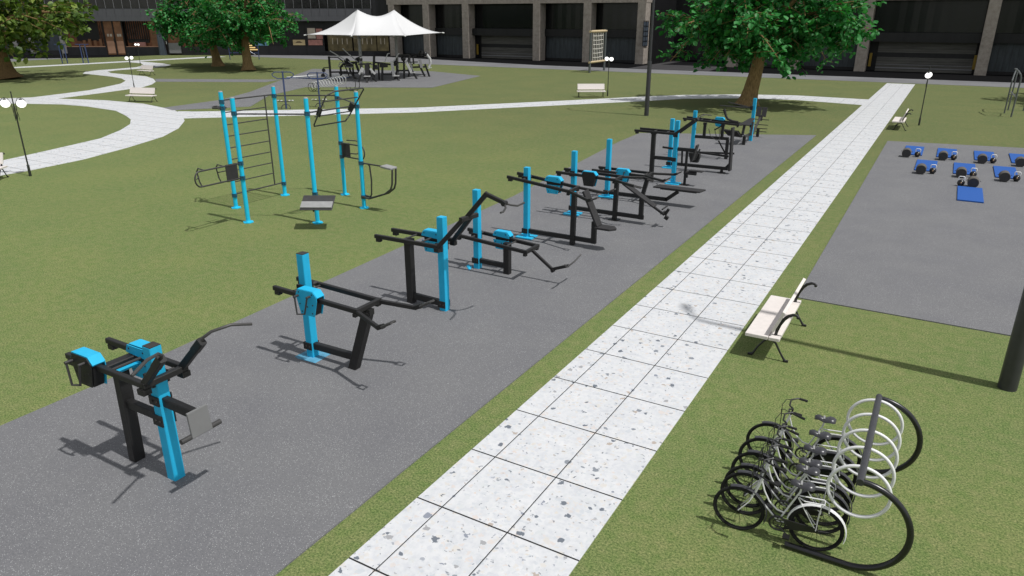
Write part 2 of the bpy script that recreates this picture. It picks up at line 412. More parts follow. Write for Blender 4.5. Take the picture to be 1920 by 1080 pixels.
# ------------------------------------------------------------------ weight machines
GM = 'blue and black weight machines in the row'
def octo(cx, z, y, pts): return [(cx+u, y, z+w) for u, w in pts]
PLATE = [(-.25, .04), (-.2, .15), (.17, .15), (.25, .06), (.25, -.02), (.17, -.32), (-.16, -.32)]
def cover(t, cx, y, z, front='blue', crank=False, sc=1., back=True, hw=.085):
    """weight housing hung on an arm: painted hood and end plates with a black box between them"""
    P = [(u*sc, w*sc) for u, w in PLATE]
    hood = MB()
    top = [(-.255, .045), (-.2, .155), (.17, .155), (.262, .055), (.25, .035), (.165, .137), (-.195, .137), (-.24, .04)]
    hood.prism(octo(cx, z, y-hw, [(u*sc, w*sc) for u, w in top]), (0, 2*hw, 0))
    h = hood.build('weight_housing', 'blue_steel', t)
    for sgn, mt in ((-1, front), (1, 'blue')):
        y0 = y + sgn*(hw+.008) - .006
        if front == 'black' and sgn == -1:
            MB().prism(octo(cx, z, y0, [(u*.93*sc, w*.93*sc) for u, w in P]), (0, .012, 0)).build('end_plate', 'black_steel', h)
        elif front == 'split' and sgn == -1:
            MB().prism(octo(cx, z, y0-.02, [(-.25*sc, .045*sc), (-.2*sc, .15*sc), (.17*sc, .15*sc), (.25*sc, .045*sc), (.25*sc, .0), (-.24*sc, .03)]), (0, .012, 0)).build('end_plate', 'blue_steel', h)
            MB().prism(octo(cx, z, y0-.02, [(-.24*sc, -.07*sc), (.24*sc, -.07*sc), (.17*sc, -.32*sc), (-.16*sc, -.32*sc)]), (0, .012, 0)).build('end_plate', 'blue_steel', h)
        else:
            MB().prism(octo(cx, z, y0, P), (0, .012, 0)).build('end_plate', 'blue_steel', h)
    MB().prism(octo(cx, z, y-hw+.014, [(u*.9*sc, min(w, .13)*.95*sc) for u, w in P]), (0, 2*hw-.028, 0)).build('weight_box', 'black_steel', h)
    for u, w in ((-.17, .1), (.15, .1), (-.16, -.12), (.02, -.15), (.15, -.1), (.13, -.26), (-.12, -.26)):
        yy = y-hw-.02-(.02 if front == 'split' else 0)
        MB().cyl((cx+u*sc, yy, z+w*sc), (cx+u*sc, yy+.02, z+w*sc), .014, seg=8).build('bolt', 'black_steel', h)
    if crank:
        yy = y-hw-.10
        c = MB(); c.tube([(cx-.19, yy, z+.03), (cx-.17, yy, z-.3), (cx+.0, yy+.02, z-.27), (cx+.1, yy+.02, z+.06)], .017)
        c.cyl((cx-.19, yy-.02, z+.03), (cx-.19, y, z+.03), .022); c.cyl((cx+.1, yy, z+.06), (cx+.1, y, z+.06), .02)
        c.build('crank', 'tube_steel', h, True)
    return h
def post(t, x, y, h=2.06, w=.16, plate=True, cap='blue', base=.46, pmat='blue_steel', pz=.05):
    m = MB(); m.bar((x, y, 0.), (x, y, h), w, w, .06); p = m.build('post', 'blue_steel', t)
    MB().box((x, y, h+.006), (w-.012, w-.012, .012)).build('post_cap', 'blue_steel' if cap == 'blue' else 'cap_dark', p)
    if plate:
        MB().prism([(x-base*.53, y-base*.42, .022), (x-base*.3, y-base*.5, .022), (x+base*.55, y-base*.45, .022), (x+base*.5, y+base*.45, .022), (x-base*.5, y+base*.45, .022)], (0, 0, pz-.02)).build('base_plate', pmat, t)
    return p
def collar(t, x, y, z, w=.16, h=.12):
    m = MB(); m.box((x-.02, y-w/2-.011, z), (w+.03, .02, h)); m.box((x-.02, y+w/2+.011, z), (w+.03, .02, h)); m.box((x-w/2-.02, y, z), (.02, w, h))
    c = m.build('collar', 'black_steel', t)
    for u in (-.045, .04):
        MB().cyl((x+u, y-w/2-.035, z), (x+u, y-w/2-.018, z), .016, seg=8).build('bolt', 'cap_dark', c)
def bars(t, name, L, w=.075, h=.085, mat='black_steel'):
    m = MB()
    for p0, p1 in L: m.bar(p0, p1, w, h)
    return m.build(name, mat, t)
def arms(t, x0, x1, y, z0, z1, dy=.29, cross=True, ties=(), stub=True):
    """a pair of lever arms with end stops and a front cross beam"""
    for s in (-1, 1):
        m = MB(); m.bar((x0, y+s*dy, z0), (x1, y+s*dy, z1), .075, .085)
        if stub: m.box((x0+.1, y+s*dy, z0-.075), (.11, .09, .07))
        m.build('lever_arm', 'black_steel', t)
    if cross:
        m = MB(); m.bar((x1-.005, y-dy-.035, z1+.001), (x1-.005, y+dy+.035, z1+.001), .075, .088); m.box((x1-.03, y-dy, z1-.07), (.07, .1, .06)); m.box((x1-.03, y+dy, z1-.07), (.07, .1, .06))
        m.build('cross_beam', 'black_steel', t)
    for q in ties:
        zz = z0+(z1-z0)*(q-x0)/(x1-x0)
        MB().cyl((q, y-dy, zz), (q, y+dy, zz), .02, seg=8).build('tie_rod', 'tube_steel', t, True)
def pivot(t, x, y, z, dy=.29):
    """axle through the post that carries the arms"""
    MB().cyl((x, y-dy, z), (x, y+dy, z), .03, seg=10).build('axle', 'tube_steel', t, True)
    for s in (-1, 1): MB().box((x-.02, y+s*.105, z-.02), (.17, .045, .17)).build('pivot_block', 'black_steel', t)
def tails(t, y, root, elbow, tip, grip=.13):
    """hinged handles leaving the cross beam, mirrored about y; points are (x, dy, z)"""
    for s in (-1, 1):
        r, e, p = [V((a[0], y+s*a[1], a[2])) for a in (root, elbow, tip)]
        m = MB(); m.bar(r, e, .06, .075); m.bar(e-(e-r).normalized()*.03, e+(p-e)*.35, .07, .08)
        h = m.build('handle_arm', 'black_steel', t)
        side = V((0, -.055, 0)); q = e+(p-e)*.35
        MB().tube([q+side, p+side, p-side, q-side], .022, 8).build('grip', 'tube_steel', h, True)

# 1: nearest machine, arms high, padded knee plate
y = 0.; t = thing('weight_machine', 'nearest blue and black weight machine with grey knee pad plate and upward handles', 'gym machine', (-3.6, y, 0), 0, GM)
post(t, -3.6, y, 2.05, .17, plate=False, cap='dark')
m = MB(); m.bar((-4.49, y, 0.), (-4.44, y, 1.60), .17, .15, .06); m.build('support_leg', 'black_steel', t)
bars(t, 'support_beam', [((-4.42, y, .97), (-3.69, y, .97))], .10, .13)
collar(t, -3.6, y, .97, .17, .16); collar(t, -3.6, y, 1.27, .17, .13)
arms(t, -5.14, -3.42, y, 1.655, 1.645, ties=(-4.2,))
pivot(t, -3.6, y, 1.60)
bars(t, 'cross_brace', [((-4.42, -.25, 1.60), (-4.42, .25, 1.60))], .15, .10)
MB().box((-4.33, 0, 1.545), (.17, .46, .012)).build('brace_plate', 'blue_steel', t)
for s in (-1, 1):
    m = MB(); m.bar((-3.5, s*.27, 1.60), (-2.97, s*.29, 2.13), .085, .1); m.bar((-3.12, s*.285, 1.98), (-2.95, s*.29, 2.15), .098, .112)
    h = m.build('handle_arm', 'black_steel', t)
    MB().tube([(-2.98, s*.29, 2.1), (-2.93, s*.30, 2.20), (-2.86, s*.38, 2.27), (-2.74, s*.6, 2.31), (-2.66, s*.86, 2.24)], .021, 10).build('handle_grip', 'tube_steel', h, True)
    m = MB(); m.box((-3.46, s*.29, 1.555), (.13, .12, .08)); m.build('hinge', 'black_steel', t)
cover(t, -4.66, -.29, 1.66, 'black', True); cover(t, -4.27, .29, 1.64, 'split')
bars(t, 'pad_arm', [((-3.52, y, 1.25), (-2.88, y, 1.23))], .10, .14)
MB().prism([(-2.88, -.16, 1.33), (-2.88, .14, 1.33), (-2.85, .15, .97), (-2.85, -.16, .97)], (.035, 0, .0)).build('knee_pad', 'plate_grey', t, bevel=.008)
MB().cyl((-2.86, -.30, .985), (-2.86, .30, .985), .036).build('foot_roller', 'tube_steel', t, True)

# 2: second machine with front housing
y = 3.81; t = thing('weight_machine', 'second machine from the front, slanted black leg and blue plate flush in the pad', 'gym machine', (-4.76, y, 0), 0, GM)
post(t, -4.76, y, 2.06, .165, plate=True, cap='dark', pz=.024, base=.5, pmat='plate_dusty')
bars(t, 'support_beam', [((-4.68, y, .25), (-3.70, y, .26))], .10, .135); collar(t, -4.76, y, .25, .165, .14)
m = MB(); m.bar((-3.74, y, 0.), (-3.29, y, 1.24), .15, .17, .06); m.box((-3.27, y, 1.24), (.14, .12, .1)); m.build('support_leg', 'black_steel', t)
arms(t, -5.27, -3.28, y, 1.40, 1.34, ties=(-4.66,)); pivot(t, -4.76, y, 1.42)
cover(t, -4.37, 3.52, 1.39, 'blue', True)
tails(t, y, (-3.28, .29, 1.33), (-2.62, .51, 1.26), (-2.30, .53, 1.44))

# 3: machine with raised upper lever
y = 6.95; t = thing('weight_machine', 'third machine from the front, tall black lever bent over it with forked handlebar', 'gym machine', (-3.92, y, 0), 0, GM)
post(t, -3.92, y, 2.12, .165, plate=False)
m = MB(); m.bar((-4.83, y, 0.), (-4.83, y, 1.44), .15, .17, .06); m.box((-4.83, y, 1.47), (.2, .16, .1)); m.build('support_leg', 'black_steel', t)
bars(t, 'support_beam', [((-4.75, y, .19), (-4.0, y, .17))], .10, .14); collar(t, -3.92, y, .17, .165, .15)
arms(t, -5.52, -3.82, y, 1.545, 1.56, cross=False, ties=(-4.8, -4.35)); pivot(t, -3.92, y, 1.5)
for s in (-1, 1):
    bars(t, 'upper_arm', [((-3.86, y+s*.29, 1.52), (-3.27, y+s*.16, 2.20))], .08, .095)
    MB().box((-3.84, y+s*.29, 1.49), (.12, .11, .08)).build('hinge', 'black_steel', t)
bars(t, 'link_beam', [((-3.29, y-.22, 2.2), (-3.2, y+.26, 2.21))], .09, .09)
m = MB(); m.bar((-3.27, y, 2.22), (-2.78, y, 2.77), .08, .09); m.bar((-2.82, y, 2.75), (-2.38, y, 2.62), .075, .08); m.cyl((-2.38, y-.06, 2.61), (-2.38, y+.06, 2.61), .05); m.build('boom', 'black_steel', t)
for s in (-1, 1): MB().tube([(-2.38, y, 2.61), (-2.28, y+s*.12, 2.56), (-2.24, y+s*.28, 2.52), (-2.19, y+s*.46, 2.55)], .02, 10).build('handle_grip', 'tube_steel', t, True)
cover(t, -4.36, y+.29, 1.55, 'split')

# 4: low machine with hanging handlebar
y = 9.7; t = thing('weight_machine', 'fourth machine from the front, low arms with a boom reaching down to a handlebar', 'gym machine', (-4.83, y, 0), 0, GM)
post(t, -4.83, y, 2.05, .16, plate=False)
MB().prism([(-5.16, y-.04, .0), (-4.90, y-.30, .0), (-4.98, y-.02, .0), (-5.10, y-.02, .045)], (.0, .0, .03)).build('base_plate', 'blue_steel', t)
bars(t, 'support_beam', [((-4.75, y, .235), (-4.02, y, .22))], .10, .12); collar(t, -4.83, y, .235, .16, .14)
m = MB(); m.bar((-3.95, y, 0.), (-3.95, y, .76), .15, .16, .06); m.box((-3.95, y, .78), (.16, .14, .1)); m.build('support_leg', 'black_steel', t)
arms(t, -5.3, -3.25, y, .91, .775, ties=(-3.85,)); pivot(t, -4.83, y, .9)
cover(t, -4.24, y+.29, .87, 'split', sc=.95)
m = MB(); m.bar((-3.27, y, .76), (-2.67, y, .34), .06, .07); m.bar((-2.72, y, .345), (-2.26, y, .52), .06, .07); m.cyl((-2.67, y-.05, .33), (-2.67, y+.05, .33), .045); m.build('boom', 'black_steel', t)
MB().tube([(-2.15, y-.42, .68), (-2.2, y-.2, .56), (-2.24, y, .53), (-2.2, y+.2, .58), (-2.14, y+.42, .70)], .02, 10).build('handlebar', 'tube_steel', t, True)

# 5: seated press
y = 12.75; t = thing('weight_machine', 'fifth machine from the front, black seat with a leaning backrest facing the path', 'gym machine', (-5.1, y, 0), 0, GM)
post(t, -5.1, y, 2.06, .155, base=.5)
bars(t, 'support_beam', [((-5.02, y, .22), (-2.9, y, .215))], .09, .125); collar(t, -5.1, y, .22, .155, .14)
m = MB(); m.bar((-3.62, y, 0.), (-3.60, y, 1.52), .13, .13, .06); m.build('support_leg', 'black_steel', t)
m = MB(); m.bar((-2.97, y, .155), (-2.97, y, .78), .12, .13, .06); m.build('seat_post', 'black_steel', t)
arms(t, -5.58, -3.62, y, 1.80, 1.60, ties=()); pivot(t, -5.1, y, 1.76)
tails(t, y, (-3.62, .29, 1.60), (-2.93, .52, 1.48), (-2.66, .58, 1.60))
cover(t, -4.38, y+.29, 1.68, 'split')
MB().prism([(-3.31, y-.16, 1.60), (-3.31, y+.16, 1.60), (-2.86, y+.16, .66), (-2.86, y-.16, .66)], (.055, 0, .03)).build('backrest', 'pad_black', t, bevel=.01)
MB().prism([(-2.88, y-.2, .62), (-2.45, y-.2, .62), (-2.32, y-.03, .62), (-2.32, y+.03, .62), (-2.45, y+.2, .62), (-2.88, y+.2, .62)], (0, 0, .06)).build('seat', 'pad_black', t, bevel=.01)

# 6: sloping board
y = 15.8; t = thing('weight_machine', 'sixth machine from the front, long black board sloping down to foot rollers', 'gym machine', (-5.08, y, 0), 0, GM)
post(t, -5.08, y, 2.06, .155, base=.5)
bars(t, 'support_beam', [((-5.0, y, .235), (-2.66, y, .225))], .09, .125); collar(t, -5.08, y, .235, .155, .14)
m = MB(); m.bar((-3.62, y, 0.), (-3.60, y, 1.3), .13, .13, .06); m.box((-3.62, y, .035), (.3, .3, .03)); m.build('support_leg', 'black_steel', t)
m = MB(); m.bar((-2.75, y, .165), (-2.75, y, .86), .12, .13, .06); m.build('board_post', 'black_steel', t)
arms(t, -5.57, -3.55, y, 1.40, 1.355); pivot(t, -5.08, y, 1.38)
tails(t, y, (-3.55, .29, 1.35), (-2.92, .60, 1.33), (-2.6, .52, 1.27))
cover(t, -4.40, y-.29, 1.39, 'black', sc=1.)
MB().prism([(-3.37, y-.15, 1.21), (-3.37, y+.15, 1.21), (-2.33, y+.15, .60), (-2.33, y-.15, .60)], (.03, 0, .045)).build('board', 'pad_black', t, bevel=.01)
m = MB(); m.bar((-3.0, y, .98), (-2.0, y, .40), .06, .07); m.box((-2.03, y, .47), (.09, .36, .04), ry=-.3); m.box((-1.93, y, .5), (.08, .07, .22), ry=.5); m.box((-1.93, y, .32), (.12, .1, .1), ry=.5); m.build('foot_bracket', 'black_steel', t)
MB().cyl((-2.0, y-.24, .62), (-2.0, y+.24, .64), .025).build('foot_roller', 'pad_black', t, True)

# 7: flat bench
y = 18.6; t = thing('weight_machine', 'seventh machine from the front, flat black bench board held out on an angled beam', 'gym machine', (-5.08, y, 0), 0, GM)
post(t, -5.08, y, 2.05, .155, base=.5)
bars(t, 'support_beam', [((-5.0, y, .18), (-2.86, y, .185)), ((-2.9, y, .175), (-2.50, y, .50))], .09, .125); collar(t, -5.08, y, .2, .155, .14)
m = MB(); m.bar((-3.80, y, 0.), (-3.58, y, .96), .13, .13, .06); m.build('support_leg', 'black_steel', t)
arms(t, -5.57, -3.55, y, .98, .965, ties=(-3.7,)); pivot(t, -5.08, y, .96)
tails(t, y, (-3.55, .29, .96), (-2.84, .60, .94), (-2.62, .57, 1.06))
cover(t, -4.40, y-.29, .99, 'blue', True)
MB().prism([(-3.32, y-.22, .585), (-3.24, y+.22, .585), (-1.62, y+.22, .585), (-1.70, y-.22, .585)], (0, 0, .05)).build('bench_board', 'pad_black', t, bevel=.01)
bars(t, 'board_rail', [((-3.1, y, .555), (-1.85, y, .555))], .2, .05)

# 8: tall machine with rollers
y = 21.85; t = thing('weight_machine', 'eighth machine from the front, tallest blue post, small seat on a thin leg', 'gym machine', (-3.73, y, 0), 0, GM)
post(t, -3.73, y, 2.4, .155, base=.5)
m = MB(); m.bar((-4.62, y, 0.), (-4.63, y, 1.86), .15, .15, .06); m.box((-4.63, y, 1.88), (.2, .14, .08)); m.build('support_leg', 'black_steel', t)
bars(t, 'support_beam', [((-4.55, y, .96), (-3.8, y, .96))], .10, .13); collar(t, -3.73, y, .96, .155, .14)
arms(t, -5.30, -3.66, y, 1.97, 1.95, ties=(-4.6, -4.1), cross=False); pivot(t, -3.73, y, 1.92)
for s in (-1, 1):
    h = bars(t, 'handle_arm', [((-3.72, y+s*.29, 1.94), (-3.02, y+s*.27, 2.50))], .08, .1)
    MB().tube([(-3.05, y+s*.27, 2.46), (-2.96, y+s*.3, 2.58), (-2.86, y+s*.5, 2.63), (-2.72, y+s*.8, 2.58)], .02, 8).build('handle_grip', 'tube_steel', h, True)
bars(t, 'pad_arm', [((-3.66, y, 1.36), (-2.94, y, 1.36))], .10, .13)
m = MB(); m.bar((-3.28, y, .02), (-3.28, y, 1.30), .08, .085, .06); m.box((-3.28, y, .03), (.32, .28, .025)); m.box((-3.24, y, .36), (.12, .1, .1)); m.build('seat_post', 'black_steel', t)
MB().prism([(-2.93, y-.15, 1.58), (-2.93, y+.15, 1.58), (-3.07, y+.15, .98), (-3.07, y-.15, .98)], (.05, 0, -.01)).build('chest_pad', 'pad_black', t, bevel=.01)
MB().box((-2.86, y, .60), (.52, .24, .045)).build('seat', 'pad_black', t, bevel=.01)
MB().cyl((-3.33, y, .50), (-2.86, y, .50), .075).build('knee_roller', 'pad_black', t, True)
m = MB(); m.box((-3.78, y-.11, .19), (.12, .05, .05)); m.box((-3.66, y-.11, .26), (.05, .03, .12)); m.build('height_pin', 'blue_steel', t)

# 9: machine with upright board
y = 24.8; t = thing('weight_machine', 'ninth machine from the front, upright black backboard at the end of a low beam', 'gym machine', (-4.89, y, 0), 0, GM)
post(t, -4.89, y, 2.06, .155, base=.5)
bars(t, 'support_beam', [((-4.81, y, .21), (-2.42, y, .22))], .09, .13); collar(t, -4.89, y, .21, .155, .14)
m = MB(); m.cyl((-2.66, y, 0), (-2.66, y, .17), .06); m.cyl((-2.66, y, .022), (-2.66, y, .045), .17, seg=20); m.build('foot', 'black_steel', t)
MB().prism([(-2.55, y-.035, .27), (-2.40, y-.035, .27), (-2.40, y-.035, .46)], (0, .07, 0)).build('gusset', 'black_steel', t)
MB().box((-2.36, y, 1.02), (.075, .32, 1.74), ry=-.035).build('backboard', 'pad_black', t, bevel=.01)
bars(t, 'lever_arm', [((-5.2, y-.1, .88), (-2.42, y-.1, .74))], .07, .08)
bars(t, 'hanger', [((-4.35, y-.1, .86), (-4.32, y-.1, .26))], .06, .07)
m = MB(); m.prism([(-3.99, y-.40, .80), (-3.53, y-.40, .79), (-3.52, y-.40, .62), (-3.58, y-.40, .42), (-3.88, y-.40, .42)], (0, .2, 0)); m.build('weight_box', 'black_steel', t)
m = MB(); m.bar((-3.50, y-.48, 1.0), (-3.68, y-.48, .56), .05, .06); m.tube([(-3.68, y-.48, .56), (-3.86, y-.52, .44)], .022); m.build('crank', 'tube_steel', t)

# 10: machine with curved lever and fork rollers
y = 28.; t = thing('weight_machine', 'tenth machine from the front, curved black lever above a blue housing and looped foot forks', 'gym machine', (-4.9, y, 0), 0, GM)
post(t, -4.9, y, 2.05, .155, plate=False)
bars(t, 'support_beam', [((-4.98, y, .915), (-3.29, y, .93))], .09, .13)
m = MB(); m.bar((-3.33, y, 0.), (-3.33, y, .87), .13, .13, .06); m.build('support_leg', 'black_steel', t)
for xx in (-4.41, -3.6):
    m = MB(); m.bar((xx, y, .97), (xx, y, 1.5), .11, .12, .06); m.box((xx, y, 1.52), (.15, .13, .09)); m.build('upright', 'black_steel', t)
arms(t, -5.36, -2.86, y, 1.72, 1.60, ties=(-4.6, -4.2)); pivot(t, -4.9, y, 1.69)
cover(t, -3.84, y+.29, 1.68, 'split', sc=.85)
m = MB(); m.tube([(-3.64, y, 2.2), (-3.6, y, 2.14), (-3.52, y, 1.92), (-3.42, y, 1.79), (-3.22, y, 1.72), (-2.95, y, 1.69)], [.07, .065, .05, .05, .045, .04], 8); m.build('curved_lever', 'black_steel', t, True)
for s in (-1, 1):
    MB().tube([(-4.0-.2*(s < 0), y+s*.1, 1.32), (-3.94-.2*(s < 0)+.05, y+s*.1, 1.0), (-3.80, y+s*.1, .84), (-3.66, y+s*.1, .9), (-3.74, y+s*.1, 1.36)], .016, 6).build('foot_fork', 'tube_steel', t, True)
bars(t, 'strut', [((-3.74, y, .82), (-3.4, y, .30))], .05, .06)
bars(t, 'brace', [((-3.95, y, 1.28), (-3.62, y, 1.50))], .05, .06)
bars(t, 'low_beam', [((-4.5, y, .22), (-2.98, y, .30))], .07, .08)
MB().tube([(-4.75, y-.3, 1.74), (-4.62, y-.3, 1.9), (-4.45, y-.28, 1.97), (-4.2, y-.3, 1.93)], .018, 6).build('handle_grip', 'tube_steel', t, True)

# 11: farthest, turned along the row
x = -3.58; t = thing('weight_machine', 'farthest machine of the row, split back pads and side pegs near the tree', 'gym machine', (x, 33.7, 0), 0, GM)
post(t, x, 33.75, 2.15, .155, plate=False)
collar(t, x, 33.75, .78, .155, .12)
m = MB(); m.bar((x, 32.3, 0), (x, 32.3, .44), .14, .14, .06); m.build('support_leg', 'black_steel', t)
m = MB(); m.bar((x, 35.3, 0), (x, 35.3, .44), .14, .14, .06); m.build('support_leg', 'black_steel', t)
bars(t, 'frame_beam', [((x, 32.25, .42), (x, 34.2, .38)), ((x, 34.15, .36), (x, 35.6, 1.05))], .09, .12, 'tube_steel')
MB().prism([(x-.3, 32.1, .99), (x+.22, 32.1, .99), (x+.12, 33.6, 1.14), (x-.12, 33.6, 1.14)], (0, 0, .05)).build('seat', 'pad_black', t, bevel=.01)
bars(t, 'seat_strut', [((x-.12, 32.35, .5), (x-.12, 32.6, .98))], .12, .1, 'tube_steel'); bars(t, 'seat_strut', [((x+.12, 33.1, .4), (x+.12, 33.3, 1.04))], .12, .1, 'tube_steel')
MB().prism([(x-1.0, 31.9, .74), (x-.3, 31.9, .70), (x-.1, 32.1, .40), (x-.75, 32.0, .46)], (0, .35, 0)).build('foot_plate', 'black_steel', t)
for dx in (-.14, .14):
    MB().box((x+.02+dx, 35.55, 1.30), (.24, .07, .5), rx=-.35).build('back_pad', 'pad_black', t, bevel=.01)
MB().box((x+.02, 35.45, 1.0), (.2, .07, .3), rx=-.35).build('lower_pad', 'pad_black', t)
for zz, yy in ((.92, 35.4), (.66, 35.3), (.48, 35.2), (.33, 35.1)): MB().cyl((x-.42, yy, zz), (x+.48, yy, zz), .02, seg=8).build('peg', 'black_steel', t, True)
for q in ((-5.3, 33.6, 1.72), (-5.0, 34.1, 1.86)): MB().bar((x-.1, 33.75, 1.68), q, .05, .05).build('lever_arm', 'tube_steel', t)
MB().box((x-.1, 33.65, 1.68), (.12, .2, .2)).build('pivot_block', 'black_steel', t)

# ------------------------------------------------------------------ calisthenics frame
P = [(-15.27, 10.84), (-13.46, 9.79), (-15.25, 13.0), (-11.53, 10.84), (-13.44, 14.16), (-11.53, 13.02)]
t = thing('calisthenics_frame', 'hexagon of six tall cyan posts with dark bars standing on the grass', 'outdoor gym frame', (-13.4, 11.97, 0))
clz = [[3.5, 3.30, .44], [3.36, 1.87, 1.42], [3.5, .44], [3.36, .93], [3.42, 1.87, 1.39], [3.36, 1.53, .39]]
def clamp(px, py, z, par):
    m = MB()
    m.cyl((px, py, z-.05), (px, py, z+.05), .085, seg=14); m.box((px+.085, py-.02, z), (.045, .06, .085)); m.box((px-.085, py+.02, z), (.045, .06, .085))
    m.cyl((px, py, z-.062), (px, py, z-.045), .092, seg=14); m.cyl((px, py, z+.045), (px, py, z+.062), .092, seg=14)
    return m.build('clamp', 'clamp_blue', par, True)
PO = []
for (px, py), cz in zip(P, clz):
    p = MB().cyl((px, py, 0.), (px, py, 3.80), .068, seg=20).build('post', 'cyan_steel', t, True); PO.append(p)
    m = MB(); m.cyl((px, py, 3.80), (px, py, 3.83), .069, .05, 20); m.build('post_cap', 'pad_grey', p, True)
    m = MB(); m.cyl((px, py, 0.), (px, py, .028), .17, seg=6); m.cyl((px, py, .028), (px, py, .07), .09, .072, 16)
    for k in range(4): m.cyl((px+.12*math.cos(k*1.57+.4), py+.12*math.sin(k*1.57+.4), .02), (px+.12*math.cos(k*1.57+.4), py+.12*math.sin(k*1.57+.4), .05), .014, seg=6)
    m.build('base_flange', 'cyan_steel', p)
    for z in cz: clamp(px, py, z, p)
P1, P2, P3, P4, P5, P6 = [V((a, b, 0)) for a, b in P]
Z = lambda z: V((0, 0, z))
def rod(name, a, b, r=.023, par=None): return MB().cyl(a, b, r, seg=10).build(name, 'tube_steel', par or t, True)
# wall bars between the left posts
lad = rod('wall_bars', P1+Z(3.54), P3+Z(3.54))
rod('bottom_rail', P1+Z(.47), P3+Z(.47), par=lad); S = P1.lerp(P3, .81)
rod('stile', S+Z(3.54), S+Z(.49), par=lad)
for z in (3.15, 2.76, 2.39, 2.01, 1.63, 1.25, .88): rod('rung', P1+V((0, .06, z)), S+Z(z), .018, lad)
rod('pull_up_bar', P2+Z(3.34), P4+Z(3.34)); rod('pull_up_bar', P3+Z(3.5), P5+Z(3.5)); rod('pull_up_bar', P5+Z(3.45), P6+Z(3.42))
# twin grips behind post one
for dx in (-.12, .14):
    MB().tube([P1+V((.0, -.05, 3.30)), P1+V((dx-.1, -.2, 3.30)), P1+V((dx-.55, .15, 3.28)), P1+V((dx-.55, .3, 3.28)), P1+V((dx-.1, .1, 3.3))], .03, 8).build('hanging_grip', 'tube_steel', t, True)
# dip bars on post two
def loop(name, base, d, L, zt, zb, off, par, r=.024, pad=False):
    d = V(d).normalized(); o = V(off); a = base+o; rr = (zt-zb)/2; pts = [a+Z(zt)]
    for k in range(9):
        th = math.pi/2 - k*math.pi/8
        pts.append(a + d*(L-rr*.8) + d*(math.cos(th)*rr*.8) + Z((zt+zb)/2+math.sin(th)*rr))
    pts.append(a+Z(zb)); return MB().tube(pts, r, 10).build(name, 'tube_steel', par, True)
dip = loop('dip_bars', P2, (0, -1, 0), 1.66, 1.87, 1.42, (0, 0, 0), t)
for yy in (.62, 1.3):
    a = P2+V((0, -yy, 0)); MB().tube([a+Z(1.87), a+V((-.28, 0, 1.9)), a+V((-.36, 0, 1.8)), a+V((-.3, .0, 1.5)), a+V((-.22, 0, 1.38)), a+Z(1.42)], .02, 8).build('side_loop', 'tube_steel', dip, True)
MB().cyl(P2+V((-.3, -.62, 1.66)), P2+V((-.3, -.30, 1.66)), .016, seg=8).build('link', 'tube_steel', dip, True)
MB().cyl(P2+V((-.3, -1.3, 1.66)), P2+V((.0, -1.6, 1.66)), .016, seg=8).build('link', 'tube_steel', dip, True)
MB().box(P2+V((0, -.36, 1.645)), (.03, .42, .52)).build('back_pad', 'pad_black', dip, bevel=.01)
# dip bars on post five
dip = loop('dip_bars', P5, (1, -.15, 0), 1.25, 1.87, 1.40, (0, 0, 0), t)
loop('side_loop', P5, (1, .2, 0), .55, 1.92, 1.45, (0, .3, 0), dip, .02)
MB().box(P5+V((.22, .0, 1.63)), (.3, .05, .5), rz=.4).build('back_pad', 'pad_black', dip, bevel=.01)
# overhead loop between posts four and six
ov = rod('overhead_loop', P4+Z(3.38), P6+Z(3.38)); ax = (P6-P4).normalized(); A = P4.lerp(P6, .15); B = P4.lerp(P6, .82)
lo, hi = V((-.08, 0, -.44)), V((.62, 0, .60))
c0 = A+Z(3.38); c1 = B+Z(3.38)
MB().tube([c0+lo, c0+lo*.9+ax*-.02, c0+hi*.80+ax*.0, c0+hi+ax*.22, c1+hi+ax*.02, c1+hi*.93+ax*.12, c1+lo*.55+ax*.10, c1+lo+ax*-.1], .024, 10, closed=True).build('frame_tube', 'tube_steel', ov, True)
MB().cyl(c0+hi*.5, c1+hi*.5+ax*.1, .019, seg=8).build('inner_bar', 'tube_steel', ov, True)
MB().cyl(c0+lo*.35, c1+lo*.35+ax*.1, .019, seg=8).build('inner_bar', 'tube_steel', ov, True)
for q in (P4.lerp(P6, .2), P4.lerp(P6, .84)):
    MB().box(q+V((.06, 0, 3.36)), (.16, .03, .28), ry=.5).build('bracket', 'pad_black', ov)
# step board on post four
b = thing  # (keeps the name short below)
sb = MB().box((-11.02, 10.42, .80), (.98, .66, .035), rz=R(30), rx=R(28)).build('step_board', 'tube_steel', t, bevel=.02)
MB().box((-10.955, 10.305, .775), (.94, .27, .03), rz=R(30), rx=R(28)).build('grip_strip', 'pad_grey', sb)
rot = Matrix.Rotation(R(30), 3, 'Z')
MB().tube([P4+Z(.55), P4+rot @ V((0, -.12, .58)), P4+rot @ V((.05, -.5, .56)), P4+rot @ V((.12, -.75, .58))], .03, 8).build('support_tube', 'black_steel', sb, True)
c = V((-10.98, 10.30, .66)); MB().tube([c+rot @ V((-.36, .1, .06)), c+rot @ V((-.32, -.04, -.02)), c+rot @ V((.32, -.04, -.02)), c+rot @ V((.36, .1, .06))], .024, 8).build('under_bar', 'black_steel', sb, True)
clamp(P4.x, P4.y, .58, PO[3])
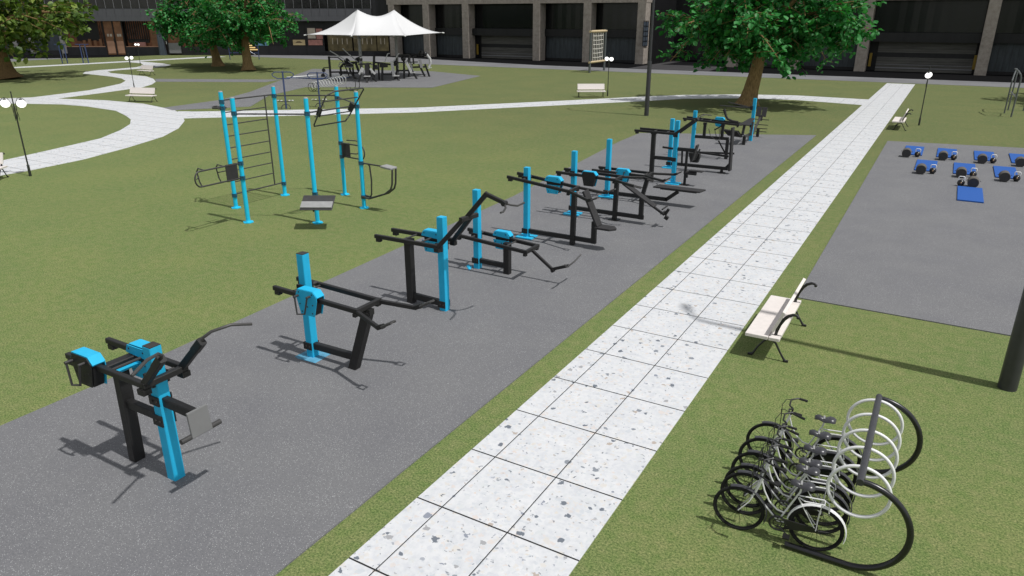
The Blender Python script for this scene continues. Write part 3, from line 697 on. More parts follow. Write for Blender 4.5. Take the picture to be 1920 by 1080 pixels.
# seat on post six
ss = MB().tube([P6+V((.3, 0, 1.53)), P6+V((.36, 0, 1.45)), P6+V((.40, 0, 1.0)), P6+V((.36, 0, .5)), P6+V((.28, 0, .40))], .026, 10).build('seat_frame', 'tube_steel', t, True)
for dy in (-.09, .09):
    MB().tube([P6+V((0, dy, .41)), P6+V((.33, dy, .38)), P6+V((1.02, dy, .62)), P6+V((1.27, dy, .80)), P6+V((1.34, dy, .98)), P6+V((1.38, dy, 1.46))], .032, 10).build('brace_tube', 'tube_steel', ss, True)
MB().cyl(P6+V((0, 0, 1.53)), P6+V((1.0, 0, 1.50)), .026, seg=10).build('top_tube', 'tube_steel', ss, True)
MB().box(P6+V((1.16, 0, 1.50)), (.44, .34, .07), ry=.1).build('seat', 'pad_grey', ss, bevel=.02)

# ------------------------------------------------------------------ benches
def bench(label, loc, rz):
    """local: front at x=0, rear at +x, length along y"""
    t = thing('park_bench', label, 'bench', (0, 0, 0), 0, 'pale benches with curled black iron frames')
    L = 2.26
    MB().b2((0, 0, .435), (.413, L, .50)).build('seat', 'bench_stone', t, bevel=.008)
    MB().b2((.425, 0, .435), (.62, L, .50)).build('seat', 'bench_stone', t, bevel=.008)
    MB().prism([(.445, .06, .60), (.495, .06, .58), (.655, .06, .995), (.60, .06, 1.02)], (0, L-.12, 0)).build('backrest', 'bench_stone', t, bevel=.006)
    for yy in (.16, L-.16):
        m = MB()
        m.tube([(.12, yy, .02), (.16, yy, .05), (.23, yy, .2), (.33, yy, .34), (.40, yy, .405), (.47, yy, .405), (.55, yy, .33), (.64, yy, .17), (.72, yy, .05), (.75, yy, .02)], [.032, .022, .019, .021, .024, .024, .021, .019, .022, .032], 8)
        m.box((.11, yy, .02), (.09, .05, .035)); m.box((.76, yy, .02), (.09, .05, .035))
        m.build('leg_frame', 'iron_black', t, True)
        m = MB(); m.tube([(.515, yy, .46), (.53, yy, .58), (.57, yy, .72), (.63, yy, .84), (.70, yy, .92), (.78, yy, .96), (.84, yy, .955), (.87, yy, .925)], [.028, .03, .031, .032, .031, .029, .026, .03], 8)
        m.sphere((.865, yy, .925), .034, u=10, v=6); m.build('back_bracket', 'iron_black', t, True)
    t.location = loc; t.rotation_euler = (0, 0, rz); return t
b0 = bench('pale slab bench close to the camera, between the white path and the bicycles', (2.30, 7.94, 0), 0)
dup(b0, (2.36, 41.7, 0), 0, 'pale slab bench far up the straight path, beside the single-globe lamp')
# far benches face the camera side: rotate so that their front looks at the viewer
def place(bn, near, far, label):
    """near, far: ground points of the front left and right leg; the bench front faces the path"""
    a, c = V(near), V(far); d = (c-a).normalized(); ang = math.atan2(d.y, d.x) - math.pi/2
    ctr = (a+c)/2; u = V((math.cos(ang), math.sin(ang))); w = V((-math.sin(ang), math.cos(ang)))
    o = ctr - u*.12 - w*1.13; return dup(bn, (o.x, o.y, 0), ang, label)
place(b0, (-18.75, 49.6), (-20.35, 48.6), 'pale bench by itself on the far lawn, next to a twin-globe lamp')
place(b0, (-46.55, 29.3), (-48.35, 28.75), 'pale bench in the elbow of the curved white footpath, beside a twin-globe lamp')
place(b0, (-70.1, 45.5), (-72.3, 45.6), 'farthest small pale bench, left of the two dark tree trunks')
place(b0, (-26.78, 9.14), (-28.48, 7.89), 'pale bench cut off by the left edge of the picture')

# ------------------------------------------------------------------ lamps
def globe_lamp(label, loc, rz, sc=1.):
    t = thing('globe_lamp', label, 'street lamp', (0, 0, 0), 0, 'black posts with two glowing globes')
    m = MB(); m.cyl((0, 0, 0), (0, 0, .42), .055, .048, 10); m.cyl((0, 0, .42), (0, 0, .46), .06, .04, 10); m.tube([(0, 0, .45), (0, 0, 2.3), (0, 0, 3.3)], [.03, .028, .02], 10); m.sphere((0, 0, 3.3), .03, u=8, v=6)
    m.build('pole', 'lamp_post', t, True)
    m = MB()
    for s in (-1, 1):
        m.tube([(s*.03, 0, 2.25), (s*.07, 0, 2.5), (s*.10, 0, 2.86), (s*.2, 0, 3.06), (s*.33, 0, 3.09), (s*.45, 0, 3.04), (s*.53, 0, 2.94)], .011, 6)
        m.tube([(s*.09, .03, 2.2), (s*.08, .03, 2.45), (s*.04, 0, 2.7)], .009, 5)
        m.cyl((s*.33, 0, 3.06), (s*.33, 0, 2.97), .02, .09, 10)
    m.cyl((-.11, 0, 2.74), (.11, 0, 2.74), .012, seg=6); m.cyl((-.11, 0, 2.42), (.11, 0, 2.42), .012, seg=6)
    m.build('bracket', 'lamp_post', t, True)
    for s in (-1, 1): MB().sphere((s*.33, 0, 2.86), .165, (1, 1, .92), 20, 12).build('globe', 'globe', t, True)
    t.location = loc; t.rotation_euler = (0, 0, rz); t.scale = (sc, sc, sc); return t
l0 = globe_lamp('twin-globe lamp at the left edge, beside the near end of the curved footpath', (-26.7, 10.19, 0), R(26))
dup(l0, (-58.34, 35.8, 0), R(-74), 'twin-globe lamp standing behind the bench in the elbow of the winding footpath', (.9,)*3)
dup(l0, (-88.5, 56.75, 0), R(0), 'most distant twin-globe lamp, in front of the wooden shop doors', (.88,)*3)
dup(l0, (-18.91, 50.84, 0), R(-34), 'twin-globe lamp between the lone bench and the rope climbing net')
dup(l0, (3.66, 44.68, 0), R(88), 'lamp seen end-on with one globe hiding the other, right of the straight path')

def street_pole(label, loc, rz):
    t = thing('street_lamp', label, 'lamp pole', (0, 0, 0), 0, 'tall dark street lamp poles')
    m = MB(); m.tube([(0, 0, 0), (0, 0, 3.3), (0, 0, 3.36), (0, 0, 3.37), (0, 0, 10.6)], [.148, .135, .128, .098, .065], 20); m.build('pole', 'pole_dark', t, True)
    m = MB(); m.tube([(0, 0, 10.55), (.1, 0, 10.8), (.45, 0, 10.95)], [.05, .045, .04], 10); m.build('arm', 'pole_dark', t, True)
    m = MB(); m.sphere((.62, 0, 10.97), .26, (1, .42, .18), 16, 8); m.build('lamp_head', 'pole_dark', t, True)
    t.location = loc; t.rotation_euler = (0, 0, rz); return t
sp = street_pole('thick dark pole cut by the right edge, casting a shadow across the near bench', (6.60, 9.0, 0), R(118))
dup(sp, (-11.85, 40.75, 0), R(118), 'tall dark pole in mid-picture, on the lawn left of the big tree')

# ------------------------------------------------------------------ bicycle rack and bicycles
t = thing('bicycle_rack', 'black tubular rack with five white rings, behind the parked bicycles', 'bike rack', (4.72, 2.85, 0))
def side_frame(yy, par):
    pts = [(4.05, yy, .045), (4.5, yy, .045), (4.78, yy, .045)]
    for k in range(1, 24):
        th = -math.pi/2 + k*math.pi/24; pts.append((4.74+.57*math.cos(th), yy, .62+.575*math.sin(th)))
    pts += [(4.74, yy, 1.195)]
    return MB().tube(pts, .037, 14).build('side_loop', 'rack_black', par, True)
side_frame(2.84, t); side_frame(5.02, t)
MB().cyl((4.72, 2.80, 1.2), (4.72, 5.06, 1.2), .042, seg=16).build('top_bar', 'rack_top', t, True)
for k, yy in enumerate((3.14, 3.59, 4.04, 4.49, 4.93)):
    MB().ring((4.72+.002*k, yy, .865), .335, .021, 'Y', 48, 10).build('ring', 'ring_white', t, True)

def bicycle(label):
    """local: rear axle at x=+.88, front axle at x=0, wheels rest on z=0, bike stands along x"""
    t = thing('bicycle', label, 'bicycle', (0, 0, 0), 0, 'bicycles parked in the ring rack')
    r = .315; W = .90
    for nm, cx in (('front_wheel', 0), ('rear_wheel', W)):
        w = MB().ring((cx, 0, r), r-.018, .018, 'Y', 40, 8).build(nm, 'tyre', t, True)
        MB().ring((cx, 0, r), r-.040, .009, 'Y', 36, 6).build('rim', 'tyre', w, True)
        m = MB(); m.cyl((cx, -.04, r), (cx, .04, r), .022, seg=8)
        for k in range(18):
            a = k*2*math.pi/18; s = .028 if k % 2 else -.028; b = a+(.35 if (k//2) % 2 else -.35)
            m.tube([(cx+.02*math.cos(b), s, r+.02*math.sin(b)), (cx+(r-.045)*math.cos(a), 0, r+(r-.045)*math.sin(a))], .0026, 3, caps=False)
        m.build('spokes', 'iron_black', w)
    ht, hb = V((.235, 0, .83)), V((.165, 0, .60)); bb = V((.47, 0, .28)); st = V((.665, 0, .76)); ra = V((W, 0, r)); fa = V((0, 0, r))
    m = MB()
    m.tube([ht+V((-.005, 0, -.05)), V((.27, 0, .66)), V((.34, 0, .53)), V((.44, 0, .44)), V((.535, 0, .42))], .0105, 8)   # swan top tube
    m.cyl(hb, bb, .011, seg=8); m.cyl(bb, st, .011, seg=8); m.cyl(hb, ht, .015, seg=8)
    m.cyl(bb, ra, .009, seg=6)
    for s in (-.05, .05): m.cyl(st+V((-.01, 0, -.08)), ra+V((0, s, 0)), .007, seg=6)
    m.build('frame', 'bike_frame', t, True)
    m = MB(); m.cyl(hb, hb+V((-.03, 0, -.06)), .02, seg=8)
    for s in (-.045, .045): m.tube([hb+V((-.02, s*.6, -.05)), hb+V((-.05, s, -.12)), fa+V((0, s, 0))], .0075, 8)
    m.build('fork', 'bike_frame', t, True)
    m = MB(); m.cyl(ht, ht+V((.02, 0, .09)), .012, seg=8)
    q = ht+V((.02, 0, .10))
    for s in (-1, 1): m.tube([q, q+V((-.05, s*.06, .01)), q+V((-.045, s*.18, .04)), q+V((.04, s*.25, .045)), q+V((.17, s*.27, .02))], .0115, 8)
    h = m.build('handlebar', 'iron_black', t, True)
    for s in (-1, 1): MB().tube([q+V((.06, s*.25, .045)), q+V((.17, s*.27, .02))], .018, 8).build('grip', 'tyre', h, True)
    m = MB()
    for s in (-1, 1):
        m.tube([q+V((-.02, s*.2, .03)), q+V((-.10, s*.16, .05)), q+V((-.15, s*.07, 0)), q+V((-.14, s*.02, -.14)), hb+V((-.05, 0, -.02))], .005, 5)
    m.build('brake_cables', 'iron_black', h, True)
    m = MB()
    prof = [(-.135, .010, -.01), (-.125, .036, 0), (-.08, .056, .012), (-.03, .053, -.006), (.005, .055, -.014), (.06, .085, .008), (.105, .082, .004), (.132, .052, -.004), (.14, .01, -.01)]
    rows = []
    for dx, hw, dz in prof:
        rows.append([m.bm.verts.new((st.x+.015+dx, math.cos(a)*hw, .86+dz+(math.sin(a)*.045 if a < math.pi else math.sin(a)*.02))) for a in [k*2*math.pi/12 for k in range(12)]])
    for A_, B_ in zip(rows, rows[1:]):
        for k in range(12): m.face([A_[k], A_[(k+1) % 12], B_[(k+1) % 12], B_[k]])
    m.face(rows[0]); m.face(rows[-1][::-1])
    sd = m.build('saddle', 'saddle', t, True)
    MB().box((st.x+.002, 0, .893), (.022, .085, .012)).build('saddle_band', 'pad_grey', sd)
    MB().cyl(st, st+V((.012, 0, .09)), .012, seg=8).build('seat_post', 'bike_frame', t, True)
    # mudguards, carrier, chain case, pedals
    def guard(cx, a0, a1, mat, nm):
        m = MB(); n = 20; L = []
        for k in range(n+1):
            a = a0+(a1-a0)*k/n
            L.append([m.bm.verts.new((cx+(r+dr)*math.cos(a), dy, r+(r+dr)*math.sin(a))) for dy, dr in ((-.028, .012), (-.016, .024), (.016, .024), (.028, .012))])
        for A_, B_ in zip(L, L[1:]):
            for k in range(3): m.face([A_[k], A_[k+1], B_[k+1], B_[k]])
        return m.build(nm, mat, t, True)
    guard(0, R(-22), R(112), 'saddle', 'front_mudguard'); guard(W, R(-18), R(172), 'rear_guard', 'rear_mudguard')
    m = MB()
    for s in (-.05, .05): m.tube([st+V((.0, s*.4, -.06)), st+V((.07, s, -.075)), (W+.04, s, .70), (W+.10, s, .665), (W+.11, s, .60)], .008, 6); m.cyl((W+.02, s, .70), (W, s*1.1, r), .005, seg=5)
    m.cyl((W+.05, -.05, .695), (W+.05, .05, .695), .006, seg=5)
    m.build('carrier', 'bike_frame', t, True)
    m = MB(); m.ring((bb.x, -.045, bb.z), .095, .013, 'Y', 24, 6); m.ring((bb.x, -.045, bb.z), .05, .006, 'Y', 16, 5)
    m.prism([(bb.x+.05, -.055, bb.z+.085), (W-.02, -.055, r+.035), (W+.04, -.055, r), (W-.02, -.055, r-.03), (bb.x+.05, -.055, bb.z-.06), (bb.x+.12, -.055, bb.z)], (0, .018, 0))
    m.build('chain_case', 'iron_black', t, True)
    m = MB(); m.tube([(bb.x, -.075, bb.z), (bb.x+.12, -.08, bb.z-.1)], .009, 6); m.box((bb.x+.12, -.13, bb.z-.1), (.08, .09, .02)); m.tube([(bb.x, .05, bb.z), (bb.x-.12, .06, bb.z+.1)], .009, 6); m.box((bb.x-.12, .11, bb.z+.1), (.08, .09, .02))
    m.build('pedals', 'iron_black', t)
    return t
MATS['rear_guard'] = MATS['saddle']
bk = bicycle('nearest bicycle in the ring rack, the only one with a white rear mudguard')
rows_y = [(2.93, R(4), 0), (3.30, R(5), 0), (3.47, R(7), 0), (3.83, R(6), 0), (4.24, R(6), 0), (4.69, R(5), 0)]
names = ['second bicycle from the front of the rack, just behind the nearest one', 'third bicycle from the front, pressed against the second with saddles nearly touching',
         'fourth bicycle from the front, between the crowded pair and the last two', 'fifth bicycle from the front, second from the far end of the rack', 'farthest bicycle in the rack, its handlebar standing clear of the others']
bk.location = (3.455, 2.88, 0); bk.rotation_euler = (0, 0, R(5))
for nm, yy, a in zip(names, (3.22, 3.40, 3.75, 4.15, 4.60), (6, 6, 5, 6, 6)):
    dup(bk, (3.455, yy, 0), R(a), nm)
for ch in bk.children:
    if ch.name.startswith('rear_mudguard'):
        ch.data = ch.data.copy(); ch.data.materials[0] = MATS['bike_white']

# ------------------------------------------------------------------ mats, rollers and kettlebells
mats = [(3.88, 34.6, 0, 'first from the left in the back row'), (5.26, 34.6, 0, 'second from the left in the back row'), (6.76, 34.6, 0, 'third from the left in the back row'), (8.16, 34.6, 0, 'at the right edge of the back row'),
        (4.55, 30.7, 0, 'at the left of the middle row'), (5.97, 30.7, 0, 'in the centre of the middle row'), (7.43, 30.7, 0, 'at the right of the middle row')]
def mat_(label, x, y):
    o = MB().b2((-.40, -1.3, 0), (.40, 1.3, .05)).build('exercise_mat', 'mat_blue', bevel=.01); o.location = (x, y, .022)
    return tag(o, label, 'exercise mat', 'blue exercise mats on the grey pad')
def bag(label, x, y):
    t = thing('foam_roller', label, 'roller', (0, 0, 0), 0, 'dark rollers lying in front of the blue mats')
    m = MB(); m.tube([(0, -.25, .19), (0, -.235, .19), (0, .235, .19), (0, .25, .19)], [.17, .19, .19, .17], 24); m.build('shell', 'bag_brown', t, True)
    MB().cyl((0, -.256, .19), (0, -.245, .19), .175, seg=24).build('end_cap', 'bag_black', t, True)
    for s in (-1, 1): MB().tube([(s*.2, -.08, .27), (s*.235, -.08, .24), (s*.235, .08, .24), (s*.2, .08, .27)], .01, 6).build('side_handle', 'bag_black', t, True)
    t.location = (x, y, .022); return t
def kettle(label, x, y):
    t = thing('kettlebell', label, 'kettlebell', (0, 0, 0), 0, 'kettlebells with white handles')
    m = MB(); m.sphere((0, 0, .125), .128, (1, 1, .98), 20, 14); m.cyl((0, 0, 0), (0, 0, .03), .075, .08, 20); m.build('ball', 'kettle_black', t, True)
    m = MB(); m.tube([(-.072, 0, .19), (-.098, 0, .27), (-.098, 0, .33), (-.07, 0, .365), (.07, 0, .365), (.098, 0, .33), (.098, 0, .27), (.072, 0, .19)], .0185, 10); m.build('handle', 'bike_white', t, True)
    MB().sphere((0, -.105, .135), .04, (1, .7, 1), 12, 8).build('badge', 'brass', t, True)
    t.location = (x, y, .022); return t
mt = mat_('blue exercise mat '+mats[0][3], mats[0][0], mats[0][1]); bg = bag('dark roller in front of the mat '+mats[0][3], 3.66, 32.76); kb = kettle('black kettlebell right of the roller '+mats[0][3], 4.1, 32.95)
for x, y, _, s in mats[1:]:
    o = mt.copy(); COL.objects.link(o); o.location = (x, y, .022); o['label'] = 'blue exercise mat '+s
    dup(bg, (x-.14, y-1.86 if y > 32 else y-1.85, .022), None, 'dark roller in front of the mat '+s)
    if x < 8: dup(kb, (x+.28, y-1.68, .022), None, 'black kettlebell right of the roller '+s)
o = mt.copy(); COL.objects.link(o); o.location = (6.14, 25.46, .022); o.scale = (1, .96, 1); o['label'] = 'blue mat lying alone nearest the camera on the right pad'
dup(bg, (6.22, 27.02, .022), None, 'dark roller at the far end of the single blue mat nearest the camera')
dup(kb, (5.83, 26.95, .022), None, 'kettlebell left of the roller at the far end of the single nearest mat')

# ------------------------------------------------------------------ canopy
t = thing('canopy', 'white twin-peaked tensile canopy on two grey masts over the far gym', 'canopy', (-46.4, 55.5, 0))
p1, p2 = V((-46.92, 53.23, 0)), V((-45.95, 57.77, 0))
for p in (p1, p2):
    MB().tube([p, p+Z(3.6), p+Z(6.3)], [.16, .15, .1], 16).build('mast', 'pad_grey', t, True)
corners = [V((-51.7, 50.7, 4.30)), V((-44.8, 49.8, 4.33)), V((-40.9, 52.9, 4.31)), V((-43.0, 62.1, 4.40)), V((-47.2, 62.6, 4.35)), V((-52.0, 57.2, 4.3))]
m = MB(); PK = [p1+Z(6.62), p2+Z(6.62)]
def sag(a, b, k, s): return a.lerp(b, k) - V((0, 0, math.sin(math.pi*k)*s))
ridge = [sag(PK[0], PK[1], k/8, .62) for k in range(9)]
def fan(edge, tops):
    """surface between an edge curve and a top curve, concave downward towards the rim"""
    n = 12; rows = []
    for e, tp in zip(edge, tops):
        rows.append([m.bm.verts.new(V((tp.x+(e.x-tp.x)*q, tp.y+(e.y-tp.y)*q, tp.z+(e.z-tp.z)*(1-(1-q)**1.75)))) for q in [k/n for k in range(n+1)]])
    for A_, B_ in zip(rows, rows[1:]):
        for k in range(n): m.face([A_[k], A_[k+1], B_[k+1], B_[k]])
def edge(a, b, cx, n=8, pull=.10):
    c = V((-46.4, 55.5, 0)); out = []
    for k in range(n+1):
        q = a.lerp(b, k/n); d = (c-V((q.x, q.y, 0))); out.append(q + d*(math.sin(math.pi*k/n)*pull*.45) - V((0, 0, 0)))
    return out
fan(edge(corners[0], corners[1], 0), [PK[0]]*9)
fan(edge(corners[1], corners[2], 0, pull=.04), ridge)
fan(edge(corners[2], corners[3], 0), [PK[1]]*9)
fan(edge(corners[3], corners[4], 0), [PK[1]]*9)
fan(edge(corners[4], corners[5], 0), ridge[::-1])
fan(edge(corners[5], corners[0], 0), [PK[0]]*9)
mem = m.build('membrane', 'canopy', t, True)
md = mem.modifiers.new('thick', 'SOLIDIFY'); md.thickness = .03
for c in corners:
    d = (c-V((-46.4, 55.5, 4.3))).normalized(); MB().cyl(c-d*.1+V((0, 0, -.02)), c+d*.16+V((0, 0, -.06)), .07, .05, 8).build('corner_fitting', 'pad_white', t, True)
for p in (p1, p2):
    for c in corners:
        if (c-p).xy.length < 6.6: MB().cyl(p+Z(3.9), p.lerp(V((c.x, c.y, 0)), .5)+Z(4.6), .04, seg=6).build('strut', 'pad_grey', t, True)

# ------------------------------------------------------------------ gym machines under the canopy
GG = 'black gym machines under the white canopy'
def gm(label, loc, rz, parts, scale=1.):
    t = thing('gym_machine', label, 'gym machine', (0, 0, 0), 0, GG)
    for kind, nm, pts, r, mat in parts:
        m = MB()
        if kind == 't': m.tube(pts, r*1.35, 8)
        elif kind == 'b':
            for a, b_ in zip(pts, pts[1:]): m.bar(a, b_, r*1.55, r*1.55)
        elif kind == 'x': m.box(pts[0], pts[1], ry=r)
        elif kind == 's': m.sphere(pts[0], r, u=12, v=8)
        elif kind == 'd': m.cyl(pts[0], pts[1], r, seg=16)
        m.build(nm, mat, t, kind in 'tsd')
    t.location = loc; t.rotation_euler = (0, 0, rz); t.scale = (scale*1.08,)*3; return t
painted('pad_dim', (.50, .50, .49), .55, .3)
BL, ST, WH = 'iron_black', 'steel_bright', 'pad_dim'
CA = R(30)
gm('gym machine at the left of the group, tall upright with a curved stay', (-50.9, 52.9, 0), CA, [
    ('b', 'upright', [(0, 0, 0), (0, 0, 2.0)], .12, BL), ('t', 'curved_stay', [(0, 0, 1.92), (.75, .3, 1.9), (1.15, .5, 1.55), (1.4, .6, .9), (1.65, .7, .05)], .04, BL),
    ('b', 'rail', [(0, 0, .55), (1.6, .5, .55)], .09, BL), ('t', 'handle_loop', [(1.9, .3, 1.4), (.95, .3, 1.42), (.75, .3, 1.05), (1.8, .3, 1.0)], .035, WH),
    ('d', 'weight_disc', [(-.72, -.05, .22), (-.72, .05, .22)], .2, BL), ('d', 'weight_disc', [(-.62, -.05, .72), (-.62, .05, .72)], .17, BL), ('b', 'disc_arm', [(-.65, 0, .2), (-.6, 0, .95), (0, 0, 1.0)], .05, BL)])
gm('gym machine left of the mast with two long pale handles raised', (-48.6, 53.5, 0), CA, [
    ('t', 'arch', [(-1.1, .6, .05), (-1.1, .6, 1.0), (-.8, .6, 1.3), (-.1, .4, 1.4), (.5, .2, 1.45)], .08, BL), ('b', 'leg', [(.5, 0, 1.5), (.75, -.2, .8), (1.35, -.4, 0)], .12, BL), ('b', 'leg', [(-.1, 0, 1.2), (0, -.3, .7), (.6, -.8, 0)], .11, BL),
    ('b', 'leg', [(.15, .3, 1.2), (.15, .3, .1)], .1, BL), ('b', 'rail', [(-1.2, .2, .5), (.7, .2, .52)], .1, BL), ('d', 'weight_disc', [(-.4, 0, 1.5), (-.25, .2, 1.65)], .25, BL), ('d', 'weight_disc', [(.65, 0, 1.65), (.85, .2, 1.75)], .25, BL),
    ('t', 'handle', [(.2, 0, 1.35), (-.9, -.2, 2.0), (-1.75, -.35, 2.55)], .035, WH), ('t', 'handle', [(.75, 0, 1.5), (0, -.2, 2.2), (-.55, -.3, 2.75)], .035, WH), ('x', 'housing', [(-.1, .1, 1.2), (.7, .3, .3)], .2, BL), ('x', 'seat', [(0, -.1, 1.05), (.5, .3, .08)], 0, 'pad_grey')])
gm('gym machine just right of the left mast with a white footplate near the floor', (-44.3, 51.0, 0), CA, [
    ('x', 'column', [(.05, 0, .95), (.34, .3, 1.3)], 0, 'pad_black'), ('b', 'leg', [(-.5, 0, 1.5), (-.45, -.1, .8), (-.75, -.2, 0)], .1, BL), ('b', 'leg', [(.2, 0, 1.5), (.3, .1, .8), (.75, .3, 0)], .1, BL), ('b', 'leg', [(.1, -.3, .6), (.1, -.7, 0)], .12, BL),
    ('b', 'top_bar', [(-.7, 0, 1.55), (.45, 0, 1.6)], .09, BL), ('d', 'weight_disc', [(-.55, 0, 2.0), (-.4, .1, 2.05)], .2, BL), ('d', 'weight_disc', [(.85, 0, 1.3), (.95, .15, 1.3)], .2, BL),
    ('x', 'seat_pad', [(-.45, -.1, .95), (.3, .14, .65)], .5, WH), ('x', 'seat_pad', [(.55, -.1, .95), (.14, .14, .65)], -.7, WH), ('x', 'footplate', [(.1, -.45, .55), (.55, .3, .06)], 0, WH)])
gm('gym machine in the middle of the group with a tall white backrest and V handles', (-43.6, 53.6, 0), CA, [
    ('b', 'upright', [(-1.7, .9, 0), (-1.5, .9, 2.1)], .13, BL), ('b', 'leg', [(-1.1, .6, 0), (-1.1, .6, 1.5)], .1, BL), ('b', 'leg', [(-.7, -.2, 0), (-.6, 0, 1.5)], .12, BL), ('b', 'leg', [(.2, 0, .8), (.9, -.2, 0)], .1, BL), ('b', 'top_bar', [(-1.6, .7, 1.6), (.7, 0, 1.35)], .09, BL),
    ('x', 'housing', [(-.5, 0, 1.35), (.7, .3, .35)], 0, BL), ('x', 'backrest', [(.35, -.15, 1.05), (.26, .08, 1.4)], -.1, WH), ('x', 'seat', [(.6, -.2, .45), (.6, .35, .07)], 0, WH),
    ('t', 'handle', [(-.4, 0, 1.6), (-.1, 0, 2.35), (.1, 0, 2.4)], .03, WH), ('t', 'handle', [(.35, 0, 1.6), (.9, 0, 2.35), (1.0, 0, 2.4)], .03, WH), ('x', 'side_pad', [(-1.9, .7, 1.45), (.55, .25, .07)], .3, 'pad_grey'), ('b', 'rail', [(-.6, 0, .55), (.3, 0, .55)], .09, BL)])
gm('gym machine right of the second mast with a square top frame and slanted white pad', (-43.65, 55.7, 0), CA, [
    ('b', 'leg', [(-.75, 0, 0), (-.5, 0, .8), (-.5, 0, 2.1)], .11, BL), ('b', 'leg', [(1.35, 0, 0), (.9, 0, .8)], .11, BL), ('b', 'leg', [(.1, .3, 0), (.15, .3, 1.8)], .11, BL), ('b', 'top_frame', [(-.45, 0, 2.15), (.75, 0, 2.2), (.75, 0, 1.55)], .08, BL), ('b', 'rail', [(-.55, 0, .75), (.95, 0, .8)], .1, BL), ('b', 'rail', [(-.5, 0, 1.5), (1.5, 0, 1.55)], .06, BL),
    ('s', 'weight', [(.15, 0, 1.85)], .24, BL), ('x', 'back_pad', [(.62, -.12, 1.15), (.22, .1, 1.1)], -.45, WH), ('x', 'seat', [(1.0, -.1, .6), (.5, .3, .06)], 0, WH), ('s', 'weight', [(-.6, 0, 1.5)], .2, BL)])
gm('gym machine at the right end of the group with hooped black guards', (-44.2, 58.7, 0), CA, [
    ('t', 'hoop', [(-.7, 0, .3), (-.75, 0, 1.5), (-.55, 0, 2.0), (-.2, 0, 2.1), (.05, 0, 1.9)], .06, BL), ('t', 'hoop', [(-.2, 0, 1.2), (-.25, 0, 1.8), (0, 0, 2.1), (.3, 0, 2.05)], .06, BL), ('b', 'leg', [(-.35, 0, 1.2), (-.8, 0, 0)], .1, BL), ('b', 'leg', [(.3, 0, 1.2), (.85, 0, 0)], .11, BL), ('b', 'leg', [(.9, 0, 1.2), (1.3, 0, 0)], .11, BL),
    ('s', 'weight', [(.55, 0, 2.2)], .26, BL), ('s', 'weight', [(.95, 0, 2.15)], .24, BL), ('t', 'pale_guard', [(1.1, 0, 2.1), (1.4, 0, 1.7), (1.45, 0, 1.3), (1.25, 0, .9)], .09, WH), ('x', 'back_pad', [(-.45, -.12, 1.1), (.16, .1, 1.1)], -.25, WH), ('x', 'back_pad', [(.5, -.12, 1.25), (.26, .1, .8)], -.2, 'pad_grey'),
    ('b', 'rail', [(-.6, 0, .9), (.9, 0, .95)], .1, BL), ('x', 'seat', [(1.35, -.1, .85), (.4, .3, .06)], -.2, WH)])
lp = tag(MB().prism([(-54.9, 50.6, .08), (-51.6, 51.4, .08), (-49.3, 53.6, .08), (-50.6, 56.0, .08), (-53.4, 56.6, .08)], (0, 0, .05)).build('low_platform', 'pad_white', bevel=.01), 'low pale platform with navy sides, left of the machines under the canopy', 'platform')
MB().prism([(-54.9, 50.6, .022), (-51.6, 51.4, .022), (-49.3, 53.6, .022), (-50.6, 56.0, .022), (-53.4, 56.6, .022)], (0, 0, .055)).build('side_band', 'mat_blue', lp)

# far bicycle rack
t = thing('bicycle_rack', 'far bicycle rack with a long coil of small white rings, left of the canopy pad', 'bike rack', (-40.9, 43.2, 0))
a, c = V((-40.0, 43.0, .95)), V((-41.9, 41.4, .55))
for k in range(12): 
    q = a.lerp(c, k/11); MB().ring(q, .34-.008*k, .018, 'Y', 24, 6).build('ring', 'ring_white', t, True)
for dx in (0, .55): MB().ring((-39.75+dx, 43.6-.2*dx, .62), .60, .028, 'Y', 24, 6, R(-150), R(90)).build('side_loop', 'rack_black', t, True)
for k in range(3): MB().ring((-42.3+.22*k, 41.5+.1*k, .36), .34, .02, 'Y', 24, 6).build('dark_ring', 'tyre', t, True)
MB().cyl((-41.9, 42.2, .05), (-39.9, 42.9, .05), .03, seg=6).build('foot_tube', 'rack_black', t, True)

# waist trainers behind the frame
def trainer(label, loc):
    t = thing('cross_trainer', label, 'outdoor trainer', (0, 0, 0), 0, 'navy poles with loop handles and pale pedals')
    MB().tube([(0, 0, 0), (0, 0, 2.5)], [.065, .055], 12).build('pole', 'navy_steel', t, True)
    MB().cyl((0, 0, 2.5), (0, 0, 2.54), .07, seg=12).build('pole_cap', 'steel_grey', t, True)
    MB().tube([(-.55, 0, 2.46), (-.74, 0, 2.34), (-.70, 0, 2.2), (-.4, 0, 2.03), (.4, 0, 2.03), (.70, 0, 2.2), (.74, 0, 2.34), (.55, 0, 2.46)], .034, 8, closed=True).build('handle_loop', 'navy_steel', t, True)
    MB().tube([(-.55, 0, .52), (0, 0, .48), (.5, 0, .54)], .028, 6).build('pedal_bar', 'tube_steel', t, True)
    for x in (-.52, -.28, .28, .5): MB().box((x, 0, .57), (.10, .16, .04), ry=x*.3).build('pedal', 'bike_white', t)
    for s in (-1, 1): MB().tube([(s*.05, 0, .3), (s*.2, 0, .26), (s*.31, -.05, .12), (s*.30, -.1, .0)], .032, 6).build('foot_loop', 'tube_steel', t, True)
    t.location = loc; t.rotation_euler = (0, 0, R(30)); return t
tr = trainer('left navy trainer pole with loop handles, seen between the cyan posts', (-34.84, 31.6, 0))
dup(tr, (-33.5, 33.5, 0), R(30), 'right navy trainer pole with loop handles, in front of the coiled rack', (.95,)*3)

